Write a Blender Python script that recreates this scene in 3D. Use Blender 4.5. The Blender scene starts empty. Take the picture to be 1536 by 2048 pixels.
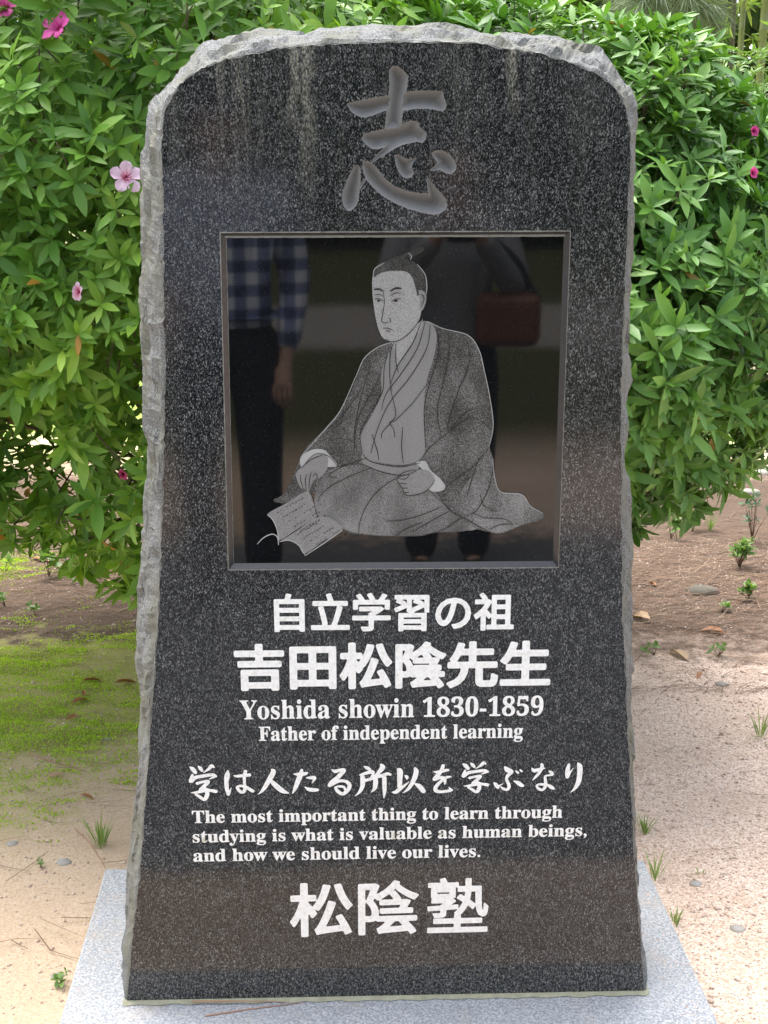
import bpy, bmesh, math, random
import numpy as np
from mathutils import Vector, Matrix
from mathutils.geometry import tessellate_polygon

SC = bpy.context.scene
COL = SC.collection
R = math.radians
random.seed(7)
rng = np.random.default_rng(7)

# ------------------------------------------------------------------ camera
PITCH = R(15.9); CAMZ = 1.60; F = 2500.0; W0, H0 = 1536, 2048
cam = bpy.data.cameras.new('camera')
cam.sensor_fit = 'VERTICAL'; cam.sensor_height = 24.0; cam.sensor_width = 18.0
cam.lens = F / H0 * 24.0
cam.clip_start = 0.05; cam.clip_end = 400
camo = bpy.data.objects.new('camera', cam); COL.objects.link(camo)
camo.location = (0, 0, CAMZ); camo.rotation_euler = (math.pi/2 - PITCH, 0, 0)
SC.camera = camo
# ------------------------------------------------------------------ sky, sun, exposure
SUN_EL = R(66)          # sun behind and to the left, veiled by cloud
world = bpy.data.worlds.new('World'); SC.world = world; world.use_nodes = True
nt = world.node_tree; nt.nodes.clear()
sky = nt.nodes.new('ShaderNodeTexSky'); sky.sky_type = 'NISHITA'; sky.sun_disc = False
sky.sun_elevation = SUN_EL; sky.sun_rotation = R(-35); sky.dust_density = 4.0; sky.air_density = 1.0
hs = nt.nodes.new('ShaderNodeHueSaturation'); hs.inputs['Saturation'].default_value = 0.45
bg = nt.nodes.new('ShaderNodeBackground'); bg.inputs['Strength'].default_value = 0.15
wo = nt.nodes.new('ShaderNodeOutputWorld')
nt.links.new(sky.outputs[0], hs.inputs['Color']); nt.links.new(hs.outputs[0], bg.inputs[0]); nt.links.new(bg.outputs[0], wo.inputs[0])
sun = bpy.data.lights.new('sun', 'SUN'); sun.energy = 1.3; sun.angle = R(55); sun.color = (1.0, 0.97, 0.92)
suno = bpy.data.objects.new('sun', sun); COL.objects.link(suno)
sd = Vector((math.sin(R(-35))*math.cos(SUN_EL), math.cos(R(-35))*math.cos(SUN_EL), math.sin(SUN_EL)))
suno.rotation_euler = sd.to_track_quat('Z', 'Y').to_euler(); suno.location = sd*30
SC.view_settings.view_transform = 'Standard'; SC.view_settings.look = 'None'
SC.view_settings.exposure = 2.05; SC.view_settings.gamma = 1.0

# ------------------------------------------------------------------ camera geometry helpers
def ray(px, py):
    a = (px - W0/2)/F; b = -(py - H0/2)/F
    s, c = math.sin(PITCH), math.cos(PITCH)
    return Vector((a, c + b*s, -s + b*c))
def on_z(px, py, z=0.0):
    d = ray(px, py); t = (z - CAMZ)/d.z
    return Vector((d.x*t, d.y*t, z))
def at_y(px, py, y):
    d = ray(px, py); t = y/d.y
    return Vector((d.x*t, y, CAMZ + d.z*t))
PL_Z = 0.12                                # top of the plinth
PSI = R(1.7)
B0 = on_z(771, 1996, PL_Z)
UX = Vector((math.cos(PSI), math.sin(PSI), 0)); BY = Vector((-math.sin(PSI), math.cos(PSI), 0))
def fp(px, py, back=0.0):                  # pixel -> (across, up) in the plane of the stone's face
    d = ray(px, py); o = Vector((0, 0, CAMZ)) - B0
    t = (back - o.dot(BY))/d.dot(BY)
    p = o + d*t
    return (p.dot(UX), p.z)

# ------------------------------------------------------------------ object helpers
def link(name, me, mat=None, parent=None):
    o = bpy.data.objects.new(name, me); COL.objects.link(o)
    if mat is not None:
        for m in (mat if isinstance(mat, (list, tuple)) else [mat]): me.materials.append(m)
    if parent is not None: o.parent = parent
    return o
def tag(o, label=None, cat=None, group=None, kind=None):
    if label: o['label'] = label
    if cat: o['category'] = cat
    if group: o['group'] = group
    if kind: o['kind'] = kind
    return o
def empty(name, loc, rz=0.0):
    o = bpy.data.objects.new(name, None); COL.objects.link(o)
    o.location = loc; o.rotation_euler = (0, 0, rz); o.empty_display_size = 0.1
    return o
def pymesh(name, V, Fc, smooth=False):
    me = bpy.data.meshes.new(name); me.from_pydata([tuple(v) for v in V], [], [tuple(f) for f in Fc]); me.update()
    if smooth: me.polygons.foreach_set('use_smooth', [True]*len(me.polygons))
    return me
def npmesh(name, V, tris=None, quads=None, smooth=False):
    me = bpy.data.meshes.new(name)
    V = np.asarray(V, dtype=np.float32)
    me.vertices.add(len(V)); me.vertices.foreach_set('co', V.ravel())
    parts = []; tot = []
    if quads is not None and len(quads): parts.append(np.asarray(quads).ravel()); tot.append(np.full(len(quads), 4))
    if tris is not None and len(tris): parts.append(np.asarray(tris).ravel()); tot.append(np.full(len(tris), 3))
    li = np.concatenate(parts).astype(np.int32); tt = np.concatenate(tot).astype(np.int32)
    st = np.concatenate([[0], np.cumsum(tt)[:-1]]).astype(np.int32)
    me.loops.add(len(li)); me.loops.foreach_set('vertex_index', li)
    me.polygons.add(len(tt)); me.polygons.foreach_set('loop_start', st)
    try: me.polygons.foreach_set('loop_total', tt)
    except Exception: pass
    if smooth: me.polygons.foreach_set('use_smooth', np.ones(len(tt), dtype=bool))
    me.update(calc_edges=True); me.validate()
    return me
def copy_tree(o, parent=None):
    c = o.copy(); COL.objects.link(c)
    if parent is not None: c.parent = parent
    for ch in list(o.children): copy_tree(ch, c)
    return c
def tube_data(pts, radii, n=7):
    V, Fc = [], []
    P = [Vector(p) for p in pts]
    for i, p in enumerate(P):
        t = (P[min(i+1, len(P)-1)] - P[max(i-1, 0)]).normalized()
        a = t.orthogonal().normalized() if i == 0 else (a0 - t*a0.dot(t)).normalized()
        a0 = a; b = t.cross(a)
        for k in range(n):
            an = 2*math.pi*k/n
            V.append(p + (a*math.cos(an) + b*math.sin(an))*radii[i])
    for i in range(len(P)-1):
        for k in range(n):
            Fc.append((i*n+k, i*n+(k+1) % n, (i+1)*n+(k+1) % n, (i+1)*n+k))
    Fc.append(tuple(range(n-1, -1, -1))); Fc.append(tuple((len(P)-1)*n+k for k in range(n)))
    return V, Fc
class MB:
    def __init__(s): s.V = []; s.F = []
    def add(s, V, Fc):
        o = len(s.V); s.V += [Vector(v) for v in V]; s.F += [tuple(i+o for i in f) for f in Fc]; return s
    def tube(s, pts, radii, n=7): return s.add(*tube_data(pts, radii, n))
    def build(s, name, mat, parent=None, smooth=True): return link(name, pymesh(name, s.V, s.F, smooth), mat, parent)

# ------------------------------------------------------------------ material helpers
class NT:
    def __init__(s, name):
        s.m = bpy.data.materials.new(name); s.m.use_nodes = True; s.t = s.m.node_tree
        s.b = s.t.nodes['Principled BSDF']; s.out = s.t.nodes['Material Output']
    def n(s, typ, **kw):
        nd = s.t.nodes.new(typ)
        for k, v in kw.items(): setattr(nd, k, v)
        return nd
    def l(s, a, b): s.t.links.new(a, b)
    def coord(s, which='Object'): return s.n('ShaderNodeTexCoord').outputs[which]
    def mapping(s, src, scale=(1, 1, 1), loc=(0, 0, 0), rot=(0, 0, 0)):
        m = s.n('ShaderNodeMapping'); s.l(src, m.inputs[0])
        m.inputs['Scale'].default_value = scale; m.inputs['Location'].default_value = loc; m.inputs['Rotation'].default_value = rot
        return m.outputs[0]
    def noise(s, src, scale, detail=2, rough=0.5, dist=0.0):
        nd = s.n('ShaderNodeTexNoise'); s.l(src, nd.inputs['Vector'])
        nd.inputs['Scale'].default_value = scale; nd.inputs['Detail'].default_value = detail
        nd.inputs['Roughness'].default_value = rough; nd.inputs['Distortion'].default_value = dist
        return nd.outputs['Fac']
    def voro(s, src, scale, out='Distance', feature='F1'):
        nd = s.n('ShaderNodeTexVoronoi', feature=feature); s.l(src, nd.inputs['Vector']); nd.inputs['Scale'].default_value = scale
        return nd.outputs[out]
    def ramp(s, src, stops):
        r = s.n('ShaderNodeValToRGB'); s.l(src, r.inputs[0]); e = r.color_ramp.elements
        while len(e) < len(stops): e.new(0.5)
        for i, (p, c) in enumerate(stops):
            e[i].position = p; e[i].color = c if len(c) == 4 else (*c, 1)
        return r.outputs[0]
    def mix(s, fac, a, b, blend='MIX'):
        m = s.n('ShaderNodeMix', data_type='RGBA', blend_type=blend)
        for inp, v in ((m.inputs[0], fac), (m.inputs[6], a), (m.inputs[7], b)):
            if hasattr(v, 'links'): s.l(v, inp)
            else: inp.default_value = v if isinstance(v, float) else ((*v, 1) if len(v) == 3 else v)
        return m.outputs[2]
    def math(s, op, a, b=0.0, c=0.0):
        m = s.n('ShaderNodeMath', operation=op)
        for i, v in enumerate((a, b, c)):
            if hasattr(v, 'links'): s.l(v, m.inputs[i])
            else: m.inputs[i].default_value = v
        return m.outputs[0]
    def mr(s, src, a, b, c=0.0, d=1.0, smooth=True):
        m = s.n('ShaderNodeMapRange'); m.interpolation_type = 'SMOOTHSTEP' if smooth else 'LINEAR'
        s.l(src, m.inputs[0])
        for i, v in zip((1, 2, 3, 4), (a, b, c, d)): m.inputs[i].default_value = v
        return m.outputs[0]
    def sep(s, src):
        x = s.n('ShaderNodeSeparateXYZ'); s.l(src, x.inputs[0]); return x.outputs
    def bump(s, h, strength=0.3, dist=0.01):
        b = s.n('ShaderNodeBump'); s.l(h, b.inputs['Height']); b.inputs['Strength'].default_value = strength
        b.inputs['Distance'].default_value = dist; s.l(b.outputs[0], s.b.inputs['Normal'])
    def set(s, col=None, rough=None, spec=None, metal=None):
        if col is not None:
            if hasattr(col, 'links'): s.l(col, s.b.inputs['Base Color'])
            else: s.b.inputs['Base Color'].default_value = (*col, 1)
        if rough is not None:
            if hasattr(rough, 'links'): s.l(rough, s.b.inputs['Roughness'])
            else: s.b.inputs['Roughness'].default_value = rough
        if spec is not None: s.b.inputs['Specular IOR Level'].default_value = spec
        if metal is not None: s.b.inputs['Metallic'].default_value = metal
        return s.m
BK = (0, 0, 0); WH = (1, 1, 1)
def plain(name, col, rough=0.7, var=0.15, scale=40):
    t = NT(name); c = t.coord()
    f = t.noise(c, scale, 3)
    return t.set(t.mix(f, tuple(x*(1-var) for x in col), tuple(min(1, x*(1+var)) for x in col)), rough)

def mat_polished():
    t = NT('polished_granite'); c = t.coord(); x, y, z = t.sep(c)
    def crystals(scale, vs, off, lo):
        w = t.n('ShaderNodeVectorMath', operation='ADD'); nz = t.n('ShaderNodeTexNoise'); t.l(c, nz.inputs['Vector']); nz.inputs['Scale'].default_value = 300
        mm_ = t.n('ShaderNodeVectorMath', operation='SCALE'); t.l(nz.outputs['Color'], mm_.inputs[0]); mm_.inputs['Scale'].default_value = 0.0022
        t.l(t.mapping(c, (1, 1, 1), off), w.inputs[0]); t.l(mm_.outputs[0], w.inputs[1])
        v = t.voro(t.mapping(w.outputs[0], (1, 1, vs)), scale, 'Color'); r_ = t.n('ShaderNodeSeparateColor'); t.l(v, r_.inputs[0])
        return t.mr(r_.outputs[0], lo, 1.0, 0.0, 1.0, False)
    tone = t.noise(c, 9, 3); cl = t.noise(t.mapping(c, (1, 1, 0.7)), 55, 4, 0.65)
    dens = t.mr(cl, 0.30, 0.70, 0.45, 1.25)
    f1 = t.math('MULTIPLY', crystals(860, 0.58, (0, 0, 0), 0.60), dens)
    f2 = t.math('MULTIPLY', crystals(640, 0.55, (5, 1, 3), 0.86), t.mr(tone, 0.3, 0.7, 0.5, 1.0))
    base = t.mix(t.math('MINIMUM', f1, 1.0), (0.0085, 0.0095, 0.011), (0.125, 0.13, 0.136))
    base = t.mix(t.math('MINIMUM', f2, 1.0), base, (0.22, 0.222, 0.218))
    # lime and dust washed down from the top edge, in streaks
    st = t.ramp(t.noise(t.mapping(c, (55, 1, 2.2)), 1.0, 3, 0.6), [(0.5, BK), (0.72, WH)])
    top = t.mr(z, 1.20, 1.66, 0.0, 1.0, False)
    grain = t.ramp(t.noise(t.mapping(c, (1, 1, 0.4), (9, 9, 9)), 380, 2), [(0.42, BK), (0.62, WH)])
    m1 = t.math('MULTIPLY', t.math('MULTIPLY', st, top), grain)
    def streak(u, w, z0, z1):
        d = t.math('ABSOLUTE', t.math('SUBTRACT', t.math('ADD', x, t.math('MULTIPLY', t.math('SUBTRACT', t.noise(t.mapping(c, (40, 1, 14), (u, 0, 0)), 1.0, 3, 0.7), 0.5), 0.05)), u))
        return t.math('MULTIPLY', t.mr(d, 0, w, 1, 0), t.mr(z, z0, z1))
    a = streak(fp(613, 150)[0], 0.016, 1.36, 1.68); b = streak(fp(586, 150)[0], 0.008, 1.46, 1.66); d = streak(fp(1026, 150)[0], 0.012, 1.50, 1.66)
    e = streak(fp(480, 150)[0], 0.007, 1.45, 1.60); e2 = streak(fp(440, 150)[0], 0.010, 1.42, 1.60)
    ss = t.math('ADD', t.math('MAXIMUM', a, b), t.math('MAXIMUM', d, t.math('MAXIMUM', t.math('MULTIPLY', e, 0.5), t.math('MULTIPLY', e2, 0.4))))
    m2 = t.math('MULTIPLY', ss, t.math('ADD', t.math('MULTIPLY', grain, 0.75), 0.12))
    mm = t.math('MINIMUM', t.math('ADD', t.math('MULTIPLY', m1, 0.22), t.math('MULTIPLY', m2, 0.85)), 1.0)
    # splash dust along the foot
    ft = t.math('MULTIPLY', t.mr(z, 0.16, 0.0), t.ramp(t.noise(t.mapping(c, (1, 1, 0.7), (2, 2, 2)), 240, 3, 0.7), [(0.5, BK), (0.7, WH)]))
    col = t.mix(mm, base, (0.36, 0.35, 0.28)); col = t.mix(t.math('MULTIPLY', ft, 0.6), col, (0.36, 0.33, 0.27))
    t.l(t.math('ADD', t.math('MULTIPLY', mm, 0.35), t.math('ADD', 0.075, t.math('MULTIPLY', t.noise(c, 5, 3), 0.05))), t.b.inputs['Roughness'])
    t.b.inputs['IOR'].default_value = 1.43
    return t.set(col)
def mat_panel():
    t = NT('dark_polished_stone'); c = t.coord()
    fl = t.ramp(t.noise(c, 620, 2, 0.7), [(0.66, BK), (0.78, WH)])
    t.b.inputs['IOR'].default_value = 1.46
    return t.set(t.mix(fl, (0.004, 0.0045, 0.005), (0.10, 0.10, 0.10)), 0.03)
def mat_rough():
    t = NT('rough_split_granite'); c = t.coord()
    g = t.noise(c, 420, 2, 0.7); big = t.noise(t.mapping(c, (1, 1, 0.45)), 16, 4, 0.6)
    col = t.mix(t.ramp(g, [(0.36, BK), (0.66, WH)]), (0.06, 0.065, 0.066), (0.255, 0.257, 0.252))
    col = t.mix(t.ramp(big, [(0.42, BK), (0.66, WH)]), col, (0.135, 0.135, 0.105))
    chips = t.ramp(t.noise(t.mapping(c, (1, 1, 0.28), (5, 5, 5)), 42, 3, 0.6), [(0.63, BK), (0.7, WH)])
    col = t.mix(t.math('MULTIPLY', chips, 0.75), col, (0.055, 0.055, 0.055))
    t.bump(t.math('ADD', t.noise(c, 90, 5, 0.7), t.math('MULTIPLY', chips, -0.4)), 0.8, 0.008)
    return t.set(col, 0.9, 0.3)
def mat_carved():
    t = NT('carved_granite'); c = t.coord()
    g = t.noise(c, 600, 2, 0.6)
    t.bump(g, 0.25, 0.001)
    return t.set(t.mix(g, (0.135, 0.134, 0.131), (0.245, 0.243, 0.238)), 0.8, 0.3)
def mat_plinth():
    t = NT('pale_granite'); c = t.coord()
    g = t.ramp(t.noise(c, 210, 3, 0.75), [(0.36, (0.16, 0.172, 0.19)), (0.5, (0.30, 0.312, 0.33)), (0.64, (0.46, 0.467, 0.475))])
    blot = t.ramp(t.noise(c, 7, 4, 0.6), [(0.45, BK), (0.7, WH)])
    col = t.mix(t.math('MULTIPLY', blot, 0.35), g, (0.24, 0.26, 0.28))
    so = t.ramp(t.noise(c, 13, 5, 0.7), [(0.52, BK), (0.75, WH)]); col = t.mix(t.math('MULTIPLY', so, 0.45), col, (0.33, 0.27, 0.20))
    t.bump(t.noise(c, 320, 3), 0.15, 0.002)
    return t.set(col, 0.5)
def mat_letter():
    t = NT('white_paint'); c = t.coord()
    d = t.ramp(t.noise(c, 130, 4, 0.7), [(0.3, (0.66, 0.65, 0.60)), (0.55, (0.84, 0.84, 0.83))])
    d = t.mix(t.ramp(t.noise(c, 26, 3), [(0.66, BK), (0.76, WH)]), d, (0.52, 0.50, 0.40))
    return t.set(d, 0.6)
def mat_etch(name, lo, hi, thr):
    t = NT(name); c = t.coord()
    n = t.noise(c, 1000, 1, 0.5)
    big = t.noise(t.mapping(c, (1, 1, 0.6), (thr, 0, 0)), 16, 3, 0.55)
    n = t.math('ADD', n, t.math('MULTIPLY', t.math('SUBTRACT', big, 0.5), 0.55 if thr > 0.42 else 0.15))
    f = t.ramp(n, [(thr, BK), (thr+0.12, WH)])
    return t.set(t.mix(f, (lo, lo, lo*0.98), (hi, hi*0.99, hi*0.97)), 0.35)
M = {}
M['polished'] = mat_polished(); M['panel'] = mat_panel(); M['rough'] = mat_rough(); M['carved'] = mat_carved()
M['plinth'] = mat_plinth(); M['letter'] = mat_letter()
M['etch_light'] = mat_etch('etched_light_tone', 0.12, 0.24, 0.40); M['etch_mid'] = mat_etch('etched_mid_tone', 0.05, 0.26, 0.46)
M['etch_dark'] = mat_etch('etched_dark_tone', 0.02, 0.19, 0.50); M['etch_face'] = mat_etch('etched_face_tone', 0.15, 0.32, 0.38); M['etch_faint'] = mat_etch('etched_faint_tone', 0.008, 0.10, 0.52)
M['etch_line'] = plain('uncut_dark_line', (0.010, 0.010, 0.010), 0.3)
M['etch_white'] = plain('etched_pale_line', (0.34, 0.34, 0.33), 0.5)
M['bevel'] = plain('honed_dark_granite', (0.022, 0.022, 0.024), 0.22, 0.4, 120)
M['bevel_edge'] = plain('pale_edge', (0.19, 0.188, 0.165), 0.6, 0.5, 160)
M['mortar'] = plain('pale_mortar', (0.27, 0.265, 0.185), 0.9, 0.35, 70)

def leaf_mat(name, cols, trans=0.35, rough=0.42, odd=None):
    t = NT(name); g = t.n('ShaderNodeNewGeometry')
    stops = [(i/(len(cols)-1), c) for i, c in enumerate(cols)]
    col = t.ramp(g.outputs['Random Per Island'], stops)
    pn = t.noise(t.coord('Object'), 2.6, 3, 0.6); col = t.mix(t.mr(pn, 0.35, 0.68), t.mix(0.65, col, (0.42, 0.62, 0.55), 'MULTIPLY'), t.mix(0.5, col, (1.25, 1.18, 0.9), 'MULTIPLY')) if odd else col
    if odd:
        wn = t.n('ShaderNodeTexWhiteNoise', noise_dimensions='1D'); t.l(g.outputs['Random Per Island'], wn.inputs['W'])
        col = t.mix(t.ramp(wn.outputs['Value'], [(0.9945, BK), (0.995, WH)]), col, odd)
    t.set(col, rough, 0.35)
    tr = t.n('ShaderNodeBsdfTranslucent'); br = t.mix(1.0, col, (1.25, 1.3, 0.55), 'MULTIPLY'); t.l(br, tr.inputs[0])
    mx = t.n('ShaderNodeMixShader'); mx.inputs[0].default_value = trans
    t.l(t.b.outputs[0], mx.inputs[1]); t.l(tr.outputs[0], mx.inputs[2]); t.l(mx.outputs[0], t.out.inputs[0])
    return t.m
M['azalea'] = leaf_mat('azalea_leaf', [(0.095, 0.21, 0.028), (0.165, 0.32, 0.045), (0.22, 0.40, 0.055), (0.12, 0.25, 0.036), (0.30, 0.47, 0.075)], 0.28, 0.42, (0.42, 0.22, 0.04))
M['azalea_dark'] = leaf_mat('azalea_leaf_deep', [(0.075, 0.175, 0.032), (0.12, 0.255, 0.048), (0.155, 0.305, 0.058), (0.09, 0.205, 0.04), (0.19, 0.34, 0.065)], 0.22, 0.42, (0.30, 0.2, 0.05))
M['weed'] = leaf_mat('weed_leaf', [(0.11, 0.21, 0.05), (0.17, 0.28, 0.07)], 0.3)
M['weed_dark'] = leaf_mat('dark_weed_leaf', [(0.03, 0.08, 0.035), (0.07, 0.13, 0.06)], 0.15)
M['grass'] = leaf_mat('grass_blade', [(0.14, 0.27, 0.07), (0.22, 0.34, 0.10), (0.30, 0.33, 0.12)], 0.3)
M['moss'] = leaf_mat('moss_leaf', [(0.26, 0.42, 0.035), (0.38, 0.54, 0.06), (0.46, 0.57, 0.09), (0.30, 0.44, 0.05)], 0.45, 0.8)
M['bamboo_leaf'] = leaf_mat('bamboo_leaf', [(0.07, 0.15, 0.03), (0.20, 0.33, 0.07), (0.30, 0.36, 0.09), (0.11, 0.22, 0.05)], 0.4)
M['pine'] = leaf_mat('pine_needle', [(0.07, 0.11, 0.05), (0.14, 0.19, 0.10), (0.20, 0.25, 0.13)], 0.2)
M['wood_leaf'] = leaf_mat('woodland_leaf', [(0.03, 0.05, 0.012), (0.07, 0.12, 0.025), (0.15, 0.21, 0.04), (0.05, 0.08, 0.018)], 0.35)
M['needle'] = leaf_mat('dry_needle', [(0.12, 0.06, 0.037), (0.21, 0.125, 0.078), (0.07, 0.04, 0.028), (0.28, 0.20, 0.125)], 0.0, 0.7)
M['needle_red'] = plain('reddish_dry_needle', (0.36, 0.19, 0.11), 0.7)
M['dead'] = leaf_mat('dead_leaf', [(0.30, 0.11, 0.04), (0.40, 0.20, 0.09)], 0.1, 0.6)
M['dead_pale'] = leaf_mat('pale_dead_leaf', [(0.42, 0.28, 0.17), (0.46, 0.32, 0.2)], 0.1, 0.6)
M['pebble'] = leaf_mat('pebble', [(0.46, 0.34, 0.27), (0.60, 0.47, 0.39), (0.38, 0.26, 0.20), (0.66, 0.55, 0.47), (0.50, 0.38, 0.29)], 0.0, 0.8)
M['bark'] = plain('azalea_bark', (0.11, 0.08, 0.055), 0.9, 0.5, 60)
M['twig'] = plain('brown_twig', (0.16, 0.095, 0.055), 0.9, 0.4, 60)
M['culm'] = plain('bamboo_culm', (0.15, 0.17, 0.05), 0.4, 0.45, 9)
M['culm_dark'] = plain('old_bamboo_culm', (0.075, 0.07, 0.035), 0.5, 0.5, 9)
M['trunk'] = plain('pine_bark', (0.10, 0.075, 0.055), 0.95, 0.5, 25)
M['stone'] = plain('pale_stone', (0.28, 0.26, 0.22), 0.8, 0.3, 60)
M['stone_dark'] = plain('dark_mossy_stone', (0.10, 0.09, 0.07), 0.9, 0.4, 40)
M['stone_grey'] = plain('grey_stone', (0.33, 0.31, 0.28), 0.8, 0.3, 60)

# ------------------------------------------------------------------ ground
def bank(x, y):
    t = np.clip((y - 8.2)/2.6, 0, 1); s = t*t*(3-2*t)
    return s*1.9 + np.clip(y - 10.8, 0, 60)*0.05
def bumps(x, y):
    return 0.006*np.sin(x*3.1+1)*np.sin(y*2.3) + 0.004*np.sin(x*7.7+y*5.1) + 0.002*np.sin(x*19-y*13)
def gz(x, y): return float(bank(x, y) + bumps(x, y)) - 0.004
def make_ground():
    xs = np.concatenate([np.linspace(-60, -4, 29), np.linspace(-3.8, 3.8, 153), np.linspace(4, 60, 29)])
    ys = np.concatenate([np.linspace(-60, -2, 30), np.linspace(-1.8, 7, 177), np.linspace(7.2, 14, 35), np.linspace(15, 70, 30)])
    X, Y = np.meshgrid(xs, ys)
    Z = bank(X, Y) + bumps(X, Y) - 0.004
    V = np.stack([X, Y, Z], -1).reshape(-1, 3)
    nx = len(xs); i, j = np.meshgrid(np.arange(len(ys)-1), np.arange(nx-1), indexing='ij')
    q = np.stack([i*nx+j, i*nx+j+1, (i+1)*nx+j+1, (i+1)*nx+j], -1).reshape(-1, 4)
    t = NT('ground_soil'); c = t.coord('Object'); x, y, z = t.sep(c)
    n1 = t.noise(c, 1.6, 5, 0.6); n2 = t.noise(c, 11, 5, 0.65); fine = t.noise(c, 160, 3, 0.7); grit = t.voro(c, 240, 'Color')
    gr = t.n('ShaderNodeSeparateColor'); t.l(grit, gr.inputs[0])
    sand = t.mix(fine, (0.42, 0.30, 0.18), (0.58, 0.445, 0.295))
    grav = t.ramp(gr.outputs[0], [(0.0, (0.42, 0.285, 0.21)), (0.3, (0.62, 0.455, 0.355)), (0.75, (0.73, 0.57, 0.465)), (1.0, (0.82, 0.70, 0.60))])
    side = t.mr(t.math('ADD', x, t.math('MULTIPLY', t.math('SUBTRACT', n1, 0.5), 1.2)), -0.6, 0.5)
    base = t.mix(side, t.mix(0.3, sand, grav), grav)
    base = t.mix(t.math('MULTIPLY', t.ramp(t.noise(c, 3.2, 5, 0.65), [(0.42, BK), (0.7, WH)]), 0.45), base, (0.47, 0.335, 0.235))
    # brown litter under the shrubs, its colour darkened to add the shade there
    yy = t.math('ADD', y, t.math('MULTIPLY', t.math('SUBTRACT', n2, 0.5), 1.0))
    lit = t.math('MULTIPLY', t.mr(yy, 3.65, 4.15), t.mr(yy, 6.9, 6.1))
    shaded_duff = t.mix(t.noise(t.mapping(c, (1, 3, 1)), 30, 4, 0.7), (0.022, 0.015, 0.011), (0.13, 0.082, 0.056))
    base = t.mix(t.math('MULTIPLY', lit, 0.93), base, shaded_duff)
    # moss
    def blob(cx, cy, rx, ry):
        dx = t.math('DIVIDE', t.math('SUBTRACT', x, cx), rx); dy = t.math('DIVIDE', t.math('SUBTRACT', y, cy), ry)
        d = t.math('SQRT', t.math('ADD', t.math('MULTIPLY', dx, dx), t.math('MULTIPLY', dy, dy)))
        return t.mr(t.math('ADD', d, t.math('MULTIPLY', t.math('SUBTRACT', n2, 0.5), 1.5)), 1.1, 0.7)
    ms = t.math('MAXIMUM', blob(-1.02, 3.58, 0.60, 0.50), t.math('MULTIPLY', blob(-1.1, 2.95, 0.35, 0.35), 0.35))
    ms = t.math('MAXIMUM', ms, t.math('MULTIPLY', blob(-1.65, 4.8, 0.22, 0.16), 0.5))
    mcol = t.mix(fine, (0.22, 0.24, 0.05), (0.38, 0.39, 0.10))
    base = t.mix(t.math('MULTIPLY', ms, 0.8), base, mcol)
    # lawn beyond the shrubs and behind the photographer, with a path crossing it
    gcol = t.mix(t.noise(c, 60, 4, 0.7), (0.13, 0.22, 0.035), (0.34, 0.42, 0.10))
    gcol = t.mix(t.ramp(n1, [(0.45, BK), (0.65, WH)]), gcol, (0.52, 0.44, 0.29))
    base = t.mix(t.mr(yy, 6.3, 7.2), base, gcol)
    back = t.mr(y, -2.2, -3.8)
    base = t.mix(back, base, t.mix(t.noise(c, 20, 4), (0.045, 0.055, 0.018), (0.10, 0.095, 0.04)))
    base = t.mix(t.math('MULTIPLY', t.mr(yy, -6.6, -7.2), t.mr(yy, -10.5, -9.6)), base, (0.30, 0.275, 0.245))
    base = t.mix(t.math('MULTIPLY', t.mr(t.math('ADD', y, t.math('MULTIPLY', n2, 0.05)), B0.y-0.60, B0.y-0.64), t.mr(yy, B0.y-3.4, B0.y-3.1)), base, t.mix(fine, (0.14, 0.14, 0.142), (0.21, 0.21, 0.21)))
    t.bump(t.math('ADD', t.math('MULTIPLY', gr.outputs[1], 0.5), t.noise(c, 90, 5, 0.7)), 0.55, 0.012)
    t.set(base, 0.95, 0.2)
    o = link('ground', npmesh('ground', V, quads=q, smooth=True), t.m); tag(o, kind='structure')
make_ground()

# ------------------------------------------------------------------ plinth
def pl(px, py):
    p = on_z(px, py, PL_Z) - B0
    return Vector((p.dot(UX), p.dot(BY)))
root_p = empty('granite_plinth', (B0.x, B0.y, 0.0), PSI)
tag(root_p, 'pale speckled granite slab lying on the ground under the black monument', 'plinth')
bl, lf, br_, rf = pl(210.7, 1736.8), pl(117, 2048), pl(1287, 1719), pl(1438.5, 2048)
def ext(a, b, y): t = (y-a.y)/(b.y-a.y); return a + (b-a)*t
FL, FR = ext(bl, lf, -0.095), ext(br_, rf, -0.095)
def bevel_box(poly, z0, z1, bev):
    bm = bmesh.new()
    vs = [bm.verts.new((p.x, p.y, z0)) for p in poly] + [bm.verts.new((p.x, p.y, z1)) for p in poly]
    n = len(poly)
    bm.faces.new(vs[n:]); bm.faces.new(vs[:n][::-1])
    for i in range(n): bm.faces.new((vs[i], vs[(i+1) % n], vs[n+(i+1) % n], vs[n+i]))
    bm.edges.ensure_lookup_table()
    bmesh.ops.bevel(bm, geom=[e for e in bm.edges if max(v.co.z for v in e.verts) > z1-1e-4], offset=bev, segments=3, profile=0.6, affect='EDGES')
    bmesh.ops.recalc_face_normals(bm, faces=bm.faces)
    me = bpy.data.meshes.new('slab'); bm.to_mesh(me); bm.free(); return me
link('slab', bevel_box([FL, FR, br_, bl], -0.05, PL_Z, 0.006), M['plinth'], root_p)

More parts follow.
